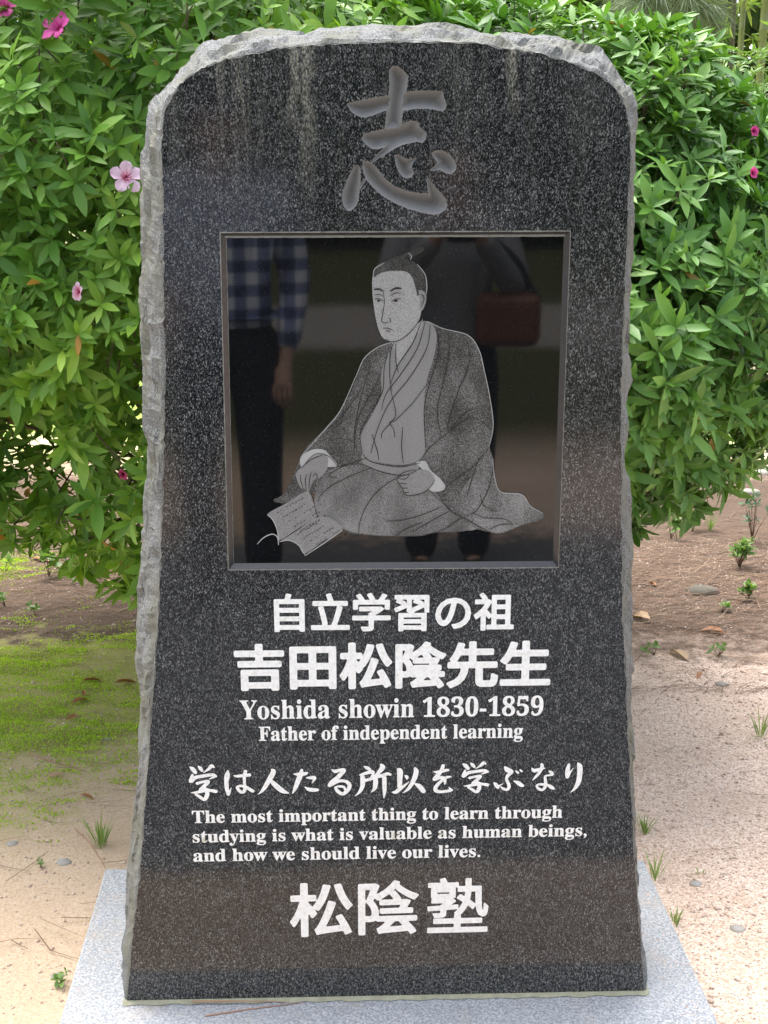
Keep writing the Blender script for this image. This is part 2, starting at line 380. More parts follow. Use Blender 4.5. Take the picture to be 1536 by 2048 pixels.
# ------------------------------------------------------------------ the standing stone
root_m = empty('stone_monument', (B0.x, B0.y, PL_Z), PSI)
tag(root_m, 'tall black granite monument with a white inscription, an engraved figure and rough split edges', 'monument')
FACE = [(253,2005),(257.6,1961),(265,1888),(270.6,1826),(277,1771),(283.6,1696),(290,1600),(299,1483),(306.7,1373),(312.7,1286),(318.6,1169),(322,1081),(324,993),(326.8,890),(329,817),(330,759),(329.5,717),(327.5,620),(326.5,500),(326,399.5),(323.6,316),(324.5,253),(328.7,225),(338.8,199),(354.5,173),(374.6,153),(397.5,140),(431.9,123),(469,113),(509,105),(560.8,94.5),(618,88.7),(698,85),(800,82),(900,82.5),(957,84.4),(1009,94.5),(1060,101.6),(1115,114.5),(1158,129),(1201,149),(1226.6,170),(1243.7,196),(1255,225),(1259.5,259),(1261.5,305),(1258,388),(1254.7,464),(1251,539),(1248,625),(1244,710),(1242.7,779),(1242.7,881),(1244,967),(1245,1146),(1246,1244),(1253.6,1390),(1258.5,1512),(1266,1658),(1273,1780),(1280.5,1878),(1289,1981)]
OUT = [(250,2003),(246,1979),(242,1935),(242,1888),(250.5,1859.7),(251,1805),(253.6,1753),(259,1712),(263,1665),(268,1610.6),(275.7,1563),(275.7,1504.6),(279,1409.6),(277.5,1366),(270,1322),(271,1286),(274.7,1198),(279,1133.7),(285,1066),(288.7,999),(290,940),(290.8,881.7),(287.8,823),(285,776),(283.4,717.6),(282.8,687.5),(275.5,617),(275.5,582),(280,544),(281,500),(278.6,399.5),(281.5,316.5),(288.6,259),(294.4,219),(305.8,196),(334.5,170),(351.7,149),(368.9,124.5),(388.9,98.7),(403,83),(437.6,75.8),(474.8,67),(503.5,55.8),(517.8,51.5),(549,55.8),(580.8,58.6),(612,65.8),(641,54),(661,50),(698,51.5),(800,48),(860,47),(900,50),(928.6,54),(963,64),(1020,64),(1060,70),(1117.7,74),(1157.8,88.7),(1206.5,100),(1220.8,116),(1238,147),(1263.8,184.7),(1276.7,213),(1275,242),(1271,276),(1269.5,316.5),(1266.7,368),(1271.8,437),(1268,491),(1265,556),(1261.5,625),(1254.7,683),(1261.5,720.5),(1263,768),(1256,823),(1254.7,874),(1256,932),(1263,980),(1263,1029),(1266,1122),(1263,1171),(1261,1244),(1261,1317),(1263,1415),(1271,1478),(1269,1561),(1268,1658),(1273,1722),(1279,1829),(1285,1912),(1290.5,1979)]
def resample(P, n):
    P = np.array(P, float); d = np.r_[0, np.cumsum(np.hypot(*np.diff(P, axis=0).T))]
    s = np.linspace(0, d[-1], n)
    return np.stack([np.interp(s, d, P[:, 0]), np.interp(s, d, P[:, 1])], 1)
# resample both outlines piecewise between matching landmarks so that rough edge follows the face
def seg_by(P, marks):
    P = np.array(P, float); idx = [0] + [int(np.argmin(np.hypot(P[:, 0]-m[0], P[:, 1]-m[1]))) for m in marks] + [len(P)-1]
    return [P[a:b+1] for a, b in zip(idx[:-1], idx[1:])]
fm = [(299,1483),(324,993),(326,399.5),(338.8,199),(560.8,94.5),(957,84.4),(1201,149),(1259.5,259),(1242.7,881),(1258.5,1512)]
om = [(275.7,1504.6),(288.7,999),(278.6,399.5),(305.8,196),(549,55.8),(963,64),(1206.5,100),(1275,242),(1254.7,874),(1269,1561)]
cnt = [46, 46, 56, 20, 34, 40, 30, 18, 56, 56, 46]
def join(segs):
    out = []
    for s, n in zip(segs, cnt): out.append(resample(s, n+1)[:-1])
    out.append(segs[-1][-1:]); return np.concatenate(out)
fpx, opx = join(seg_by(FACE, fm)), join(seg_by(OUT, om))
face_uv = np.array([fp(*p) for p in fpx]); out_uv = np.array([fp(*p, 0.11) for p in opx])
face_uv[0, 1] = face_uv[-1, 1] = 0.0; out_uv[0, 1] = out_uv[-1, 1] = 0.0
out_uv[:, 1] = np.maximum(out_uv[:, 1], 0.0); face_uv[:, 1] = np.maximum(face_uv[:, 1], 0.0)
# chipped arris: tiny irregularity on the face edge
N = len(face_uv)
jit = rng.normal(0, 0.0009, (N, 2)); jit[0] = jit[-1] = 0; face_uv = face_uv + jit; face_uv[:, 1] = np.maximum(face_uv[:, 1], 0)
def vnoise(x, z, seed, f):
    r = np.random.default_rng(seed); a = r.uniform(0, 6.28, 8); k = r.normal(0, f, (8, 2))
    return sum(np.sin(k[i, 0]*x + k[i, 1]*z + a[i]) for i in range(8))/8**0.5/1.4
cen = np.array([0.0, 0.8])
rows = []; TS = [0, 0.06, 0.2, 0.4, 0.6, 0.8, 1.0]
for k, tt in enumerate(TS):
    p = face_uv*(1-tt**0.8) + out_uv*tt**0.8
    dirv = p - cen; dirv /= np.linalg.norm(dirv, axis=1)[:, None]
    amp = 0.0 if k == 0 else (0.0045 if k < 6 else 0.001)
    sarc = np.arange(N)*0.012
    p = p + dirv*(amp*(vnoise(sarc, tt*0.3+0*sarc, 3+k//2, 22) + 0.6*vnoise(sarc, 0*sarc, 30+k, 60)))[:, None]
    dp = np.full(N, 0.11*tt) + (0 if k in (0,) else 0.008*vnoise(sarc, 0*sarc, 50+k, 25)*min(1, tt*3))
    if k == 1: dp = np.full(N, 0.004)
    elif k: jt = np.convolve(rng.normal(0, 1, N+4), np.ones(5)/5**0.5, 'valid'); p = p + dirv*(0.0016*jt)[:, None] + rng.normal(0, 0.0005, p.shape); dp = dp + 0.004*np.convolve(rng.normal(0, 1, N+4), np.ones(5)/5**0.5, 'valid'); p = p - dirv*(0.010*np.clip(np.abs(vnoise(sarc, 0*sarc+tt*0.2, 7, 34))-0.55, 0, 1))[:, None]
    rows.append(np.stack([p[:, 0], dp, np.maximum(p[:, 1], 0)], 1))
for tt, sc_, d in ((0.3, 0.995, 0.17), (0.6, 0.975, 0.225), (1.0, 0.93, 0.25)):
    p = out_uv.copy(); p[:, 0] *= sc_; p[:, 1] = np.where(p[:, 1] > 0, p[:, 1]*(1-(1-sc_)*0.6), 0)
    sarc = np.arange(N)*0.012
    rows.append(np.stack([p[:, 0]+0.004*vnoise(sarc, 0*sarc, 90+int(d*100), 25), np.full(N, d), p[:, 1]], 1))
V = np.concatenate(rows); quads = []
for k in range(len(rows)-1):
    for i in range(N-1): quads.append((k*N+i, (k+1)*N+i, (k+1)*N+i+1, k*N+i+1))
bmb = bmesh.new(); vv = [bmb.verts.new(v) for v in V]
for q in quads: bmb.faces.new([vv[i] for i in q])
lastrow = vv[(len(rows)-1)*N:]
try: bmb.faces.new(lastrow)
except Exception: pass
bmesh.ops.recalc_face_normals(bmb, faces=bmb.faces)
me = bpy.data.meshes.new('rough_body'); bmb.to_mesh(me); bmb.free()
link('rough_body', me, M['rough'], root_m)
# pale arris line between polish and split stone
V = []; Q = []
for i in range(N):
    a = rows[0][i]; b = rows[1][i]; d = np.array([a[0], 0, a[2]]) - np.array([cen[0], 0, cen[1]]); d /= np.linalg.norm(d)
    w = 0.0011 + 0.0007*math.sin(i*0.9) + 0.0005*random.random()
    V += [(a[0]-d[0]*w, -0.0006, max(0, a[2]-d[2]*w)), (a[0]+d[0]*0.0008, 0.0010, max(0, a[2]+d[2]*0.0008))]
for i in range(N-1): Q.append((2*i, 2*i+1, 2*i+3, 2*i+2))
link('worn_arris', pymesh('worn_arris', V, Q), M['bevel_edge'], root_m)

# ---- SDF raster mesher for everything cut into the stone
def sd_poly(P, X, Z):
    P = np.asarray(P, float); Q = np.roll(P, -1, 0); return sd_segs(P, Q, X, Z)
def sd_segs(P, Q, X, Z):
    D = np.full(X.shape, 1e9); ins = np.zeros(X.shape, bool)
    for (ax, az), (bx, bz) in zip(P, Q):
        dx, dz = bx-ax, bz-az; L = dx*dx+dz*dz + 1e-18
        t = np.clip(((X-ax)*dx+(Z-az)*dz)/L, 0, 1)
        D = np.minimum(D, (X-ax-t*dx)**2 + (Z-az-t*dz)**2)
        if az != bz:
            c = ((az > Z) != (bz > Z)) & (X < dx*(Z-az)/dz + ax); ins ^= c
    D = np.sqrt(D); return np.where(ins, -D, D)
def sd_stroke(S, X, Z):
    D = np.full(X.shape, 1e9)
    S = np.asarray(S, float)
    for a, b in zip(S[:-1], S[1:]):
        dx, dz = b[0]-a[0], b[1]-a[1]; L = dx*dx+dz*dz + 1e-18
        t = np.clip(((X-a[0])*dx+(Z-a[1])*dz)/L, 0, 1)
        D = np.minimum(D, np.sqrt((X-a[0]-t*dx)**2+(Z-a[1]-t*dz)**2) - (a[2]+(b[2]-a[2])*t))
    return D
def smooth_curve(P, n=6, closed=False):
    P = np.asarray(P, float); m = len(P); out = []
    for i in range(m if closed else m-1):
        if closed: p0, p1, p2, p3 = P[(i-1) % m], P[i], P[(i+1) % m], P[(i+2) % m]
        else: p0, p1, p2, p3 = P[max(i-1, 0)], P[i], P[i+1], P[min(i+2, m-1)]
        for k in range(n):
            t = k/n
            out.append(0.5*((2*p1)+(-p0+p2)*t+(2*p0-5*p1+4*p2-p3)*t*t+(-p0+3*p1-3*p2+p3)*t**3))
    if not closed: out.append(P[-1])
    return np.array(out)
def march(D, xs, zs, y):
    V = []; Fc = []; full = (D[:-1, :-1] < 0) & (D[1:, :-1] < 0) & (D[:-1, 1:] < 0) & (D[1:, 1:] < 0)
    anyi = (D[:-1, :-1] < 0) | (D[1:, :-1] < 0) | (D[:-1, 1:] < 0) | (D[1:, 1:] < 0)
    for i in range(full.shape[0]):
        j = 0; row = full[i]
        while j < len(row):                         # merge runs of full cells
            if row[j]:
                k = j
                while k < len(row) and row[k]: k += 1
                o = len(V); V += [(xs[j], y, zs[i]), (xs[k], y, zs[i]), (xs[k], y, zs[i+1]), (xs[j], y, zs[i+1])]; Fc.append((o, o+1, o+2, o+3)); j = k
            else: j += 1
        for j in np.nonzero(anyi[i] & ~row)[0]:
            c = [(xs[j], zs[i], D[i, j]), (xs[j+1], zs[i], D[i, j+1]), (xs[j+1], zs[i+1], D[i+1, j+1]), (xs[j], zs[i+1], D[i+1, j])]
            poly = []
            for k in range(4):
                a, b = c[k], c[(k+1) % 4]
                if a[2] < 0: poly.append((a[0], a[1]))
                if (a[2] < 0) != (b[2] < 0):
                    t = a[2]/(a[2]-b[2]); poly.append((a[0]+(b[0]-a[0])*t, a[1]+(b[1]-a[1])*t))
            if len(poly) >= 3:
                o = len(V); V += [(p[0], y, p[1]) for p in poly]; Fc.append(tuple(range(o, o+len(poly))))
    return V, Fc

# ---- the big carved character (a hollow cut into the face)
def c1(pts): return [fp(640+x/4.8, 100+y/4.8) for x, y in pts]
KOKORO = [
 [(662,195),(700,150),(745,155),(800,195),(848,250),(838,340),(820,430),(800,550),(780,720),(800,760),(620,760),(635,640),(650,480),(668,340)],
 [(260,515),(320,495),(430,475),(560,450),(700,430),(700,560),(600,590),(500,630),(430,648),(370,635),(300,590),(270,545)],
 [(780,430),(830,400),(950,390),(1080,388),(1180,400),(1190,460),(1215,520),(1200,565),(1180,590),(1090,570),(990,560),(900,565),(830,580),(760,575)],
 [(400,840),(430,805),(520,780),(620,755),(700,740),(790,710),(870,678),(940,690),(960,740),(1025,800),(1010,860),(985,890),(930,880),(860,895),(790,910),(720,945),(660,980),(590,1020),(495,1085),(488,1078),(560,990),(620,930),(560,950),(500,950),(440,905),(400,860)],
 [(360,1100),(385,1130),(388,1200),(385,1300),(370,1430),(345,1500),(300,1540),(260,1540),(225,1490),(212,1420),(225,1340),(260,1260),(300,1160),(335,1110)],
 [(375,1300),(432,1230),(442,1245),(385,1335)],
 [(410,1060),(430,1065),(490,1075),(560,1150),(630,1240),(720,1310),(840,1355),(950,1375),(1040,1380),(1030,1300),(1025,1205),(1050,1250),(1090,1300),(1150,1360),(1200,1420),(1220,1480),(1210,1530),(1150,1570),(1090,1580),(980,1560),(850,1525),(720,1470),(600,1400),(510,1320),(450,1250),(420,1190),(408,1120)],
 [(715,1010),(745,1000),(800,1030),(850,1050),(925,1035),(930,1045),(890,1085),(880,1130),(900,1180),(885,1215),(840,1235),(790,1215),(750,1160),(725,1090)],
 [(1070,990),(1110,965),(1180,965),(1240,1000),(1290,1060),(1308,1120),(1295,1165),(1250,1190),(1200,1175),(1150,1150),(1100,1155),(1055,1160),(1060,1145),(1110,1110),(1125,1080),(1100,1040)]]
k0 = fp(676, 440); k1 = fp(918, 118)
KX0, KX1, KZ0, KZ1 = k0[0], k1[0], k0[1], k1[1]
CELL = 0.0008
xs = np.linspace(KX0, KX1, int((KX1-KX0)/CELL)); zs = np.linspace(KZ0, KZ1, int((KZ1-KZ0)/CELL))
X, Z = np.meshgrid(xs, zs); D = np.full(X.shape, 1e9)
for P in KOKORO: D = np.minimum(D, sd_poly(c1(P), X, Z))
dd = np.clip(-D, 0, 0.0150)/0.0150
depth = 0.021*dd**0.9; depth[[0, -1], :] = 0; depth[:, [0, -1]] = 0
V = np.stack([X, depth, Z], -1).reshape(-1, 3); nx = len(xs)
i, j = np.meshgrid(np.arange(len(zs)-1), np.arange(nx-1), indexing='ij')
q = np.stack([i*nx+j, i*nx+j+1, (i+1)*nx+j+1, (i+1)*nx+j], -1).reshape(-1, 4)
Dc = (D[:-1, :-1]+D[1:, :-1]+D[:-1, 1:]+D[1:, 1:]).ravel()/4
inn = Dc < 0.0002
def sub(name, q, mat, smooth):
    u, inv = np.unique(q, return_inverse=True)
    return link(name, npmesh(name, V[u], quads=inv.reshape(-1, 4), smooth=smooth), mat, root_m)
sub('carved_character', q[inn], M['carved'], True)
ground_patch = q[~inn]

# ---- recessed panel geometry
P_OUT = [fp(440, 465), fp(1141, 462), fp(1117, 1135), fp(456.5, 1140)]
def inset(P, d):
    (ax, az), (bx, bz), (cx, cz), (dx, dz) = P
    return [(ax+d, az-d), (bx-d, bz-d), (cx-d, cz+d), (dx+d, dz+d)]
P_IN = inset(P_OUT, 0.0085)
# ---- polished face with two openings
outer = [Vector((a, b, 0)) for a, b in face_uv]
hole1 = [Vector((KX0, KZ0, 0)), Vector((KX1, KZ0, 0)), Vector((KX1, KZ1, 0)), Vector((KX0, KZ1, 0))]
hole2 = [Vector((a, b, 0)) for a, b in P_OUT]
loops = [outer, hole1, hole2]; flat = [v for l in loops for v in l]
tri = tessellate_polygon(loops)
V2 = [(v.x, 0.0, v.y) for v in flat]; o2 = len(V2)
u, inv = np.unique(ground_patch, return_inverse=True)
V2 += [tuple(v) for v in V[u].astype(float)]; F2 = [tuple(t) for t in tri] + [tuple(int(x)+o2 for x in f) for f in inv.reshape(-1, 4)]
me = pymesh('polished_face', V2, F2)
bm = bmesh.new(); bm.from_mesh(me)
for f in bm.faces:
    if f.normal.y > 0: f.normal_flip()
bm.to_mesh(me); bm.free()
link('polished_face', me, M['polished'], root_m)
RD = 0.009
# sloped reveal around the panel
V = [(a, 0.0, b) for a, b in P_OUT] + [(a, RD, b) for a, b in P_IN]
Fc = [(k, k+4, (k+1) % 4+4, (k+1) % 4) for k in range(4)]
link('panel_reveal', pymesh('panel_reveal', V, Fc), M['bevel'], root_m)
V = [(a, RD, b) for a, b in P_IN]
panel = link('engraved_panel', pymesh('engraved_panel', V, [(3, 2, 1, 0)]), M['panel'], root_m)
# pale strips along the recess edges, a wider one on the top slope
mb = MB()
def strip(p, q, w0, w1, y, n=40, gap=0.0):
    for k in range(n):
        if random.random() < gap: continue
        t0, t1 = k/n, (k+1)/n
        a = Vector((p[0]+(q[0]-p[0])*t0, y, p[1]+(q[1]-p[1])*t0)); b = Vector((p[0]+(q[0]-p[0])*t1, y, p[1]+(q[1]-p[1])*t1))
        d = (b-a).normalized(); nrm = Vector((-d.z, 0, d.x)); w = random.uniform(w0, w1)/2
        mb.add([a-nrm*w, b-nrm*w, b+nrm*w, a+nrm*w], [(0, 1, 2, 3)])
po = P_OUT
strip(po[0], po[1], 0.0010, 0.0022, -0.0005, 60, 0.0); strip(po[1], po[2], 0.0006, 0.0012, -0.0005, 50, 0.0)
strip(po[3], po[2], 0.0010, 0.0020, -0.0005, 60, 0.0); strip(po[0], po[3], 0.0008, 0.0018, -0.0005, 60, 0.0)
strip([(P_OUT[0][0]*.25+P_IN[0][0]*.75), (P_OUT[0][1]*.25+P_IN[0][1]*.75)], [(P_OUT[1][0]*.25+P_IN[1][0]*.75), (P_OUT[1][1]*.25+P_IN[1][1]*.75)], 0.0042, 0.0052, RD*.72-0.0008, 60, 0.0); strip(P_IN[0], P_IN[3], 0.0005, 0.0010, RD-0.0006, 50, 0.0)
mb.build('recess_edge', M['bevel_edge'], root_m, False)

# ---- lettering
dg = None
def text_segs(s):
    cu = bpy.data.curves.new('t', 'FONT'); cu.body = s; cu.size = 1.0; cu.resolution_u = 4
    o = bpy.data.objects.new('t', cu); COL.objects.link(o)
    bpy.context.view_layer.update()
    me = bpy.data.meshes.new_from_object(o.evaluated_get(bpy.context.evaluated_depsgraph_get()))
    bm = bmesh.new(); bm.from_mesh(me); bmesh.ops.remove_doubles(bm, verts=bm.verts, dist=1e-5)
    P = [e.verts[0].co.xy[:] for e in bm.edges if len(e.link_faces) == 1]; Q = [e.verts[1].co.xy[:] for e in bm.edges if len(e.link_faces) == 1]
    bm.free(); bpy.data.objects.remove(o); bpy.data.curves.remove(cu); bpy.data.meshes.remove(me)
    return np.array(P), np.array(Q)
def serif(s):
    o = ''
    for ch in s:
        k = ord(ch)
        o += chr(0x1D400+k-65) if 65 <= k <= 90 else chr(0x1D41A+k-97) if 97 <= k <= 122 else chr(0x1D7CE+k-48) if 48 <= k <= 57 else ch
    return o
def write(name, s, left, right, top_py, bold, cap=None, res=56):
    """left/right: pixels of the ends of the base line; top_py: pixel height of capitals / ink top above the left end."""
    Vs, Fs = [], []
    P, Q = text_segs(s)
    x0 = min(P[:, 0].min(), Q[:, 0].min()) - bold; x1 = max(P[:, 0].max(), Q[:, 0].max()) + bold
    zmin = P[:, 1].min(); zmax = P[:, 1].max()
    xs = np.arange(x0-0.04, x1+0.06, 1/res); zs = np.arange(zmin-0.06-bold, zmax+0.08+bold, 1/res)
    # do it in column chunks so only near segments are tested
    D = np.full((len(zs), len(xs)), 1e9)
    step = res
    for k in range(0, len(xs), step):
        sl = slice(k, min(k+step+1, len(xs))); xa, xb = xs[sl][0]-0.3, xs[sl][-1]+0.3
        mx = np.maximum(P[:, 0], Q[:, 0]); mn = np.minimum(P[:, 0], Q[:, 0]); use = (mx > xa)
        far = use & (mn > xb)
        near = use & ~far
        X, Z = np.meshgrid(xs[sl], zs)
        d = sd_segs(P[use], Q[use], X, Z) if near.any() else np.full(X.shape, 1e9)
        D[:, sl] = d
    D -= bold
    V, Fc = march(D, xs, zs, -0.0008)
    a0, b0 = fp(*left); a1, b1 = fp(*right); at, bt = fp(left[0], top_py)
    bot = 0.0 if cap else zmin - bold; hi = cap if cap else zmax + bold
    sx = (a1-a0)/(x1-x0); sz = (bt-b0)/(hi-bot)
    out = []
    for (x, y, z) in V:
        t = (x-x0)/(x1-x0)
        out.append((a0 + (x-x0)*sx, y, b0 + (b1-b0)*t + (z-bot)*sz))
    return link(name, pymesh(name, out, Fc), M['letter'], root_m)
write('inscription', '自立学習の祖', (549, 1264), (1027, 1261), 1187, 0.027)
write('inscription', '吉田松陰先生', (470, 1382), (1100, 1374), 1287, 0.034)
write('inscription', serif('Yoshida showin 1830-1859'), (480, 1438), (1086, 1430), 1401, 0.008, 0.676)
write('inscription', serif('Father of independent learning'), (518, 1481), (1045.5, 1474.5), 1453.5, 0.011, 0.676)
write('inscription', serif('The most important thing to learn through'), (384.6, 1645.5), (1124.5, 1634.5), 1621.5, 0.011, 0.676)
write('inscription', serif('studying is what is valuable as human beings,'), (385.7, 1684.5), (1173, 1671), 1661, 0.011, 0.676)
write('inscription', serif('and how we should live our lives.'), (387, 1722.5), (960.5, 1713), 1698.5, 0.011, 0.676)
write('inscription', '松陰', (580.6, 1875), (837, 1867), 1766, 0.022)
write('inscription', '塾', (854, 1866), (975.5, 1863), 1757.5, 0.0155, res=80)
# brush-written line, stroke by stroke (x, y, half width in an enlarged drawing of each group)
GAKU = [[(70,130,8),(110,160,30),(145,205,26)],[(185,118,8),(215,150,26),(240,182,18)],[(408,135,10),(372,116,26),(330,158,20),(255,211,3)],
 [(105,240,16),(82,325,30),(150,275,26),(250,256,24),(340,242,24),(400,240,22),(435,262,14)],[(430,256,18),(385,278,14),(335,300,4)],
 [(172,358,22),(240,340,18),(315,330,24),(318,350,24),(260,402,24),(208,440,14)],[(85,490,6),(180,480,20),(280,450,32),(340,455,22),(430,470,26)],
 [(270,430,32),(312,490,28),(300,545,30),(268,585,22),(205,545,22),(150,510,16)]]
BRUSH = [(370, GAKU),
 (370, [[(600,185,12),(590,250,36),(578,340,30),(585,430,28),(605,508,24)],[(646,415,3),(622,495,14)],[(685,250,8),(730,258,20),(820,248,22),(900,240,24)],
  [(845,190,24),(830,240,22),(830,330,20),(836,430,22),(820,472,24),(780,478,22),(735,430,22),(735,405,18),(780,393,18),(850,410,22),(900,440,24),(945,465,24)]]),
 (370, [[(1210,165,12),(1235,190,32),(1215,240,36),(1170,320,34),(1110,420,28),(1060,480,15),(1018,512,3)],[(1200,320,22),(1260,380,36),(1340,450,36),(1400,480,24),(1455,495,4)]]),
 (570, [[(125,228,8),(190,232,26),(270,225,26),(310,212,14)],[(235,175,20),(215,240,34),(180,330,34),(140,430,26),(105,500,6)],[(305,280,10),(360,280,24),(412,278,24),(405,310,18),(378,355,4)],[(280,410,8),(330,440,26),(400,450,30),(455,448,20)]]),
 (570, [[(655,168,8),(700,190,26),(770,172,22),(820,180,30),(740,270,30),(660,340,32),(622,390,22),(740,330,22),(830,325,22),(890,360,28),(898,410,28),(860,470,28),(800,505,24),(740,470,26),(705,425,18),(715,408,14),(770,400,18),(825,412,16),(835,445,14)]]),
 (570, [[(1100,120,6),(1150,145,26),(1190,165,16)],[(1042,240,8),(1120,218,22),(1220,198,26),(1225,240,18),(1205,280,20)],[(1075,240,24),(1085,300,34),(1080,400,30),(1040,480,20),(975,535,4)],[(1090,325,22),(1180,302,22),(1250,285,18)],
  [(1340,95,14),(1362,135,36),(1310,205,26),(1255,265,20)],[(1265,280,26),(1265,350,34),(1250,430,26),(1205,480,6)],[(1270,270,22),(1360,248,25),(1430,225,23),(1470,235,18)],[(1385,280,30),(1388,380,30),(1388,480,24),(1380,560,6)]]),
 (770, [[(180,160,16),(208,190,40),(206,300,36),(204,400,32)],[(95,480,5),(150,480,26),(200,440,28),(270,390,18),(340,330,3)],[(275,245,6),(305,270,24),(305,300,8)],[(420,150,20),(435,195,34),(410,290,34),(370,370,28),(320,440,22),(250,490,5)],[(420,365,13),(480,400,34),(530,460,32),(545,478,18)]]),
 (770, [[(675,195,6),(740,200,22),(820,182,23),(880,172,18)],[(810,112,24),(790,170,26),(740,240,30),(690,300,26),(770,280,22),(820,285,26),(838,330,20),(832,375,6)],[(915,265,14),(860,275,20),(790,322,20),(722,390,26),(702,440,28),(730,468,26),(800,475,20),(900,460,22),(938,450,13)],[(890,410,5),(915,442,18)]]),
 (770, [[(1065+(x-50)*0.963, 50+(y-90)*0.865, r*0.92) for x, y, r in s] for s in GAKU]),
 (960, [[(345,130,14),(385,170,36),(440,198,26),(388,250,24),(370,300,20),(395,360,23),(405,410,23),(375,445,22),(320,430,18),(290,405,8)],[(190,345,5),(225,380,28),(250,420,16),(272,390,11),(330,355,2)],[(470,325,7),(530,350,28),(580,385,26),(610,390,9)],[(500,185,10),(530,210,17)],[(560,170,11),(582,190,15)]]),
 (960, [[(725,145,8),(752,180,26),(820,165,22),(905,145,7)],[(860,95,20),(865,130,26),(825,210,22),(770,275,17),(728,318,3)],[(965,185,10),(1000,215,25),(1005,238,16),(925,250,14),(908,270,18),(915,340,22),(915,390,23),(880,445,18),(830,440,20),(790,400,16),(812,375,15),(870,372,18),(950,385,20),(1000,415,26),(1035,440,8)]]),
 (960, [[(1240,95,18),(1225,160,30),(1215,230,28),(1220,272,20),(1258,205,13),(1310,135,2)],[(1365,75,10),(1390,120,36),(1392,220,36),(1375,330,34),(1330,420,23),(1262,485,4)]])]
Vs, Fs = [], []
for x0, strokes in BRUSH:
    S = []
    for s in strokes:
        s3 = []
        for (x, y, r) in smooth_curve(s, 4):
            a, b = fp(x0+x/6.98, 1515+y/6.98); a2, _ = fp(x0+(x+max(r, 0.5))/6.98, 1515+y/6.98)
            s3.append((a, b, abs(a2-a)*1.02))
        S.append(s3)
    A = np.array([p for s in S for p in s]); pad = 0.006
    xs = np.arange(A[:, 0].min()-pad-0.004, A[:, 0].max()+pad+0.004, 0.0009); zs = np.arange(A[:, 1].min()-pad-0.004, A[:, 1].max()+pad+0.004, 0.0009)
    X, Z = np.meshgrid(xs, zs); D = np.full(X.shape, 1e9)
    for s in S: D = np.minimum(D, sd_stroke(s, X, Z))
    V, Fc = march(D, xs, zs, -0.0008); o = len(Vs); Vs += V; Fs += [tuple(i+o for i in f) for f in Fc]
link('inscription', pymesh('inscription', Vs, Fs), M['letter'], root_m)

# ---- engraved seated figure on the panel (flat etching, tone over tone)
LAY = [0]
def ep(x, y): return fp(430+x/2.104, 440+y/2.104, RD)
def etch(name, pts, mat, n=4, smooth=True):
    LAY[0] += 1; y = RD - 0.0005 - 0.00012*LAY[0]
    P = smooth_curve(pts, n, True) if smooth else np.array(pts, float)
    P = [ep(*p) for p in P]
    t = tessellate_polygon([[Vector((a, b, 0)) for a, b in P]])
    return link(name, pymesh(name, [(a, y, b) for a, b in P], t), M[mat], panel)
def lines(name, LS, mat='etch_line', w=2.6):
    LAY[0] += 1; V, Q = [], []
    for li, s in enumerate(LS):
        ww = w; pts = s
        if isinstance(s, tuple): pts, ww = s
        P = smooth_curve(pts, 6); y = RD - 0.0005 - 0.00012*LAY[0] - 0.000004*li
        m = len(P)
        for k in range(m):
            t = P[min(k+1, m-1)] - P[max(k-1, 0)]; t = t/(np.hypot(*t)+1e-9); nr = np.array([-t[1], t[0]])
            taper = ww*(0.45 + 0.55*math.sin(math.pi*min(max(k/(m-1), 0.04), 0.96))**0.5)
            o = len(V)
            a = ep(*(P[k]-nr*taper)); b = ep(*(P[k]+nr*taper)); V += [(a[0], y, a[1]), (b[0], y, b[1])]
            if k: Q.append((o-2, o, o+1, o-1))
    return link(name, pymesh(name, V, Q), M[mat], panel)
etch('etched_robe', [(760,510),(690,530),(630,575),(600,640),(575,715),(530,795),(470,870),(410,930),(365,990),(300,1140),(245,1178),(300,1190),(420,1150),(540,1300),(620,1322),(720,1330),(860,1330),(930,1315),(1040,1310),(1095,1300),(1150,1312),(1210,1318),(1290,1285),(1372,1262),(1380,1232),(1325,1200),(1290,1155),(1200,1140),(1175,1080),(1168,1000),(1155,950),(1170,860),(1155,740),(1132,630),(1112,545),(1065,482),(960,455),(890,425),(820,470)], 'etch_dark')
etch('etched_hem', [(1050,1120),(1110,1060),(1168,1075),(1200,1140),(1290,1152),(1325,1200),(1376,1232),(1372,1258),(1290,1283),(1210,1314),(1150,1308),(1085,1275),(1010,1240)], 'etch_mid')
etch('etched_skirt', [(470,1060),(560,1035),(660,1035),(790,1065),(900,1110),(930,1150),(1000,1230),(1095,1296),(1040,1308),(930,1312),(860,1326),(720,1328),(620,1320),(545,1300),(440,1250),(420,1160)], 'etch_mid')
etch('etched_robe_inner', [(760,512),(880,425),(930,470),(925,560),(890,680),(880,800),(885,960),(860,1010),(790,1030),(700,1022),(630,1000),(612,930),(625,880),(670,800),(700,730),(700,640),(735,560)], 'etch_light')
etch('etched_sash', [(620,980),(650,1010),(720,1028),(790,1036),(860,1020),(850,1050),(790,1072),(700,1056),(625,1025)], 'etch_light')
etch('etched_neck', [(750,500),(860,430),(872,415),(868,455),(800,560),(765,610),(758,560)], 'etch_face')
etch('etched_head', [(664,235),(662,300),(668,360),(678,420),(692,470),(712,500),(745,512),(785,500),(830,460),(858,420),(868,370),(860,290),(835,230),(790,205),(730,205),(690,215)], 'etch_face')
etch('etched_hair', [(666,240),(672,205),(700,180),(745,166),(800,162),(850,185),(880,225),(890,270),(886,305),(868,310),(852,318),(845,290),(828,240),(800,216),(745,214),(700,222)], 'etch_faint')
etch('etched_topknot', [(712,180),(745,160),(800,140),(850,118),(872,112),(876,130),(840,150),(790,162),(735,186)], 'etch_faint')
etch('etched_ear', [(856,300),(872,296),(888,315),(886,350),(872,380),(862,370),(864,335)], 'etch_light')
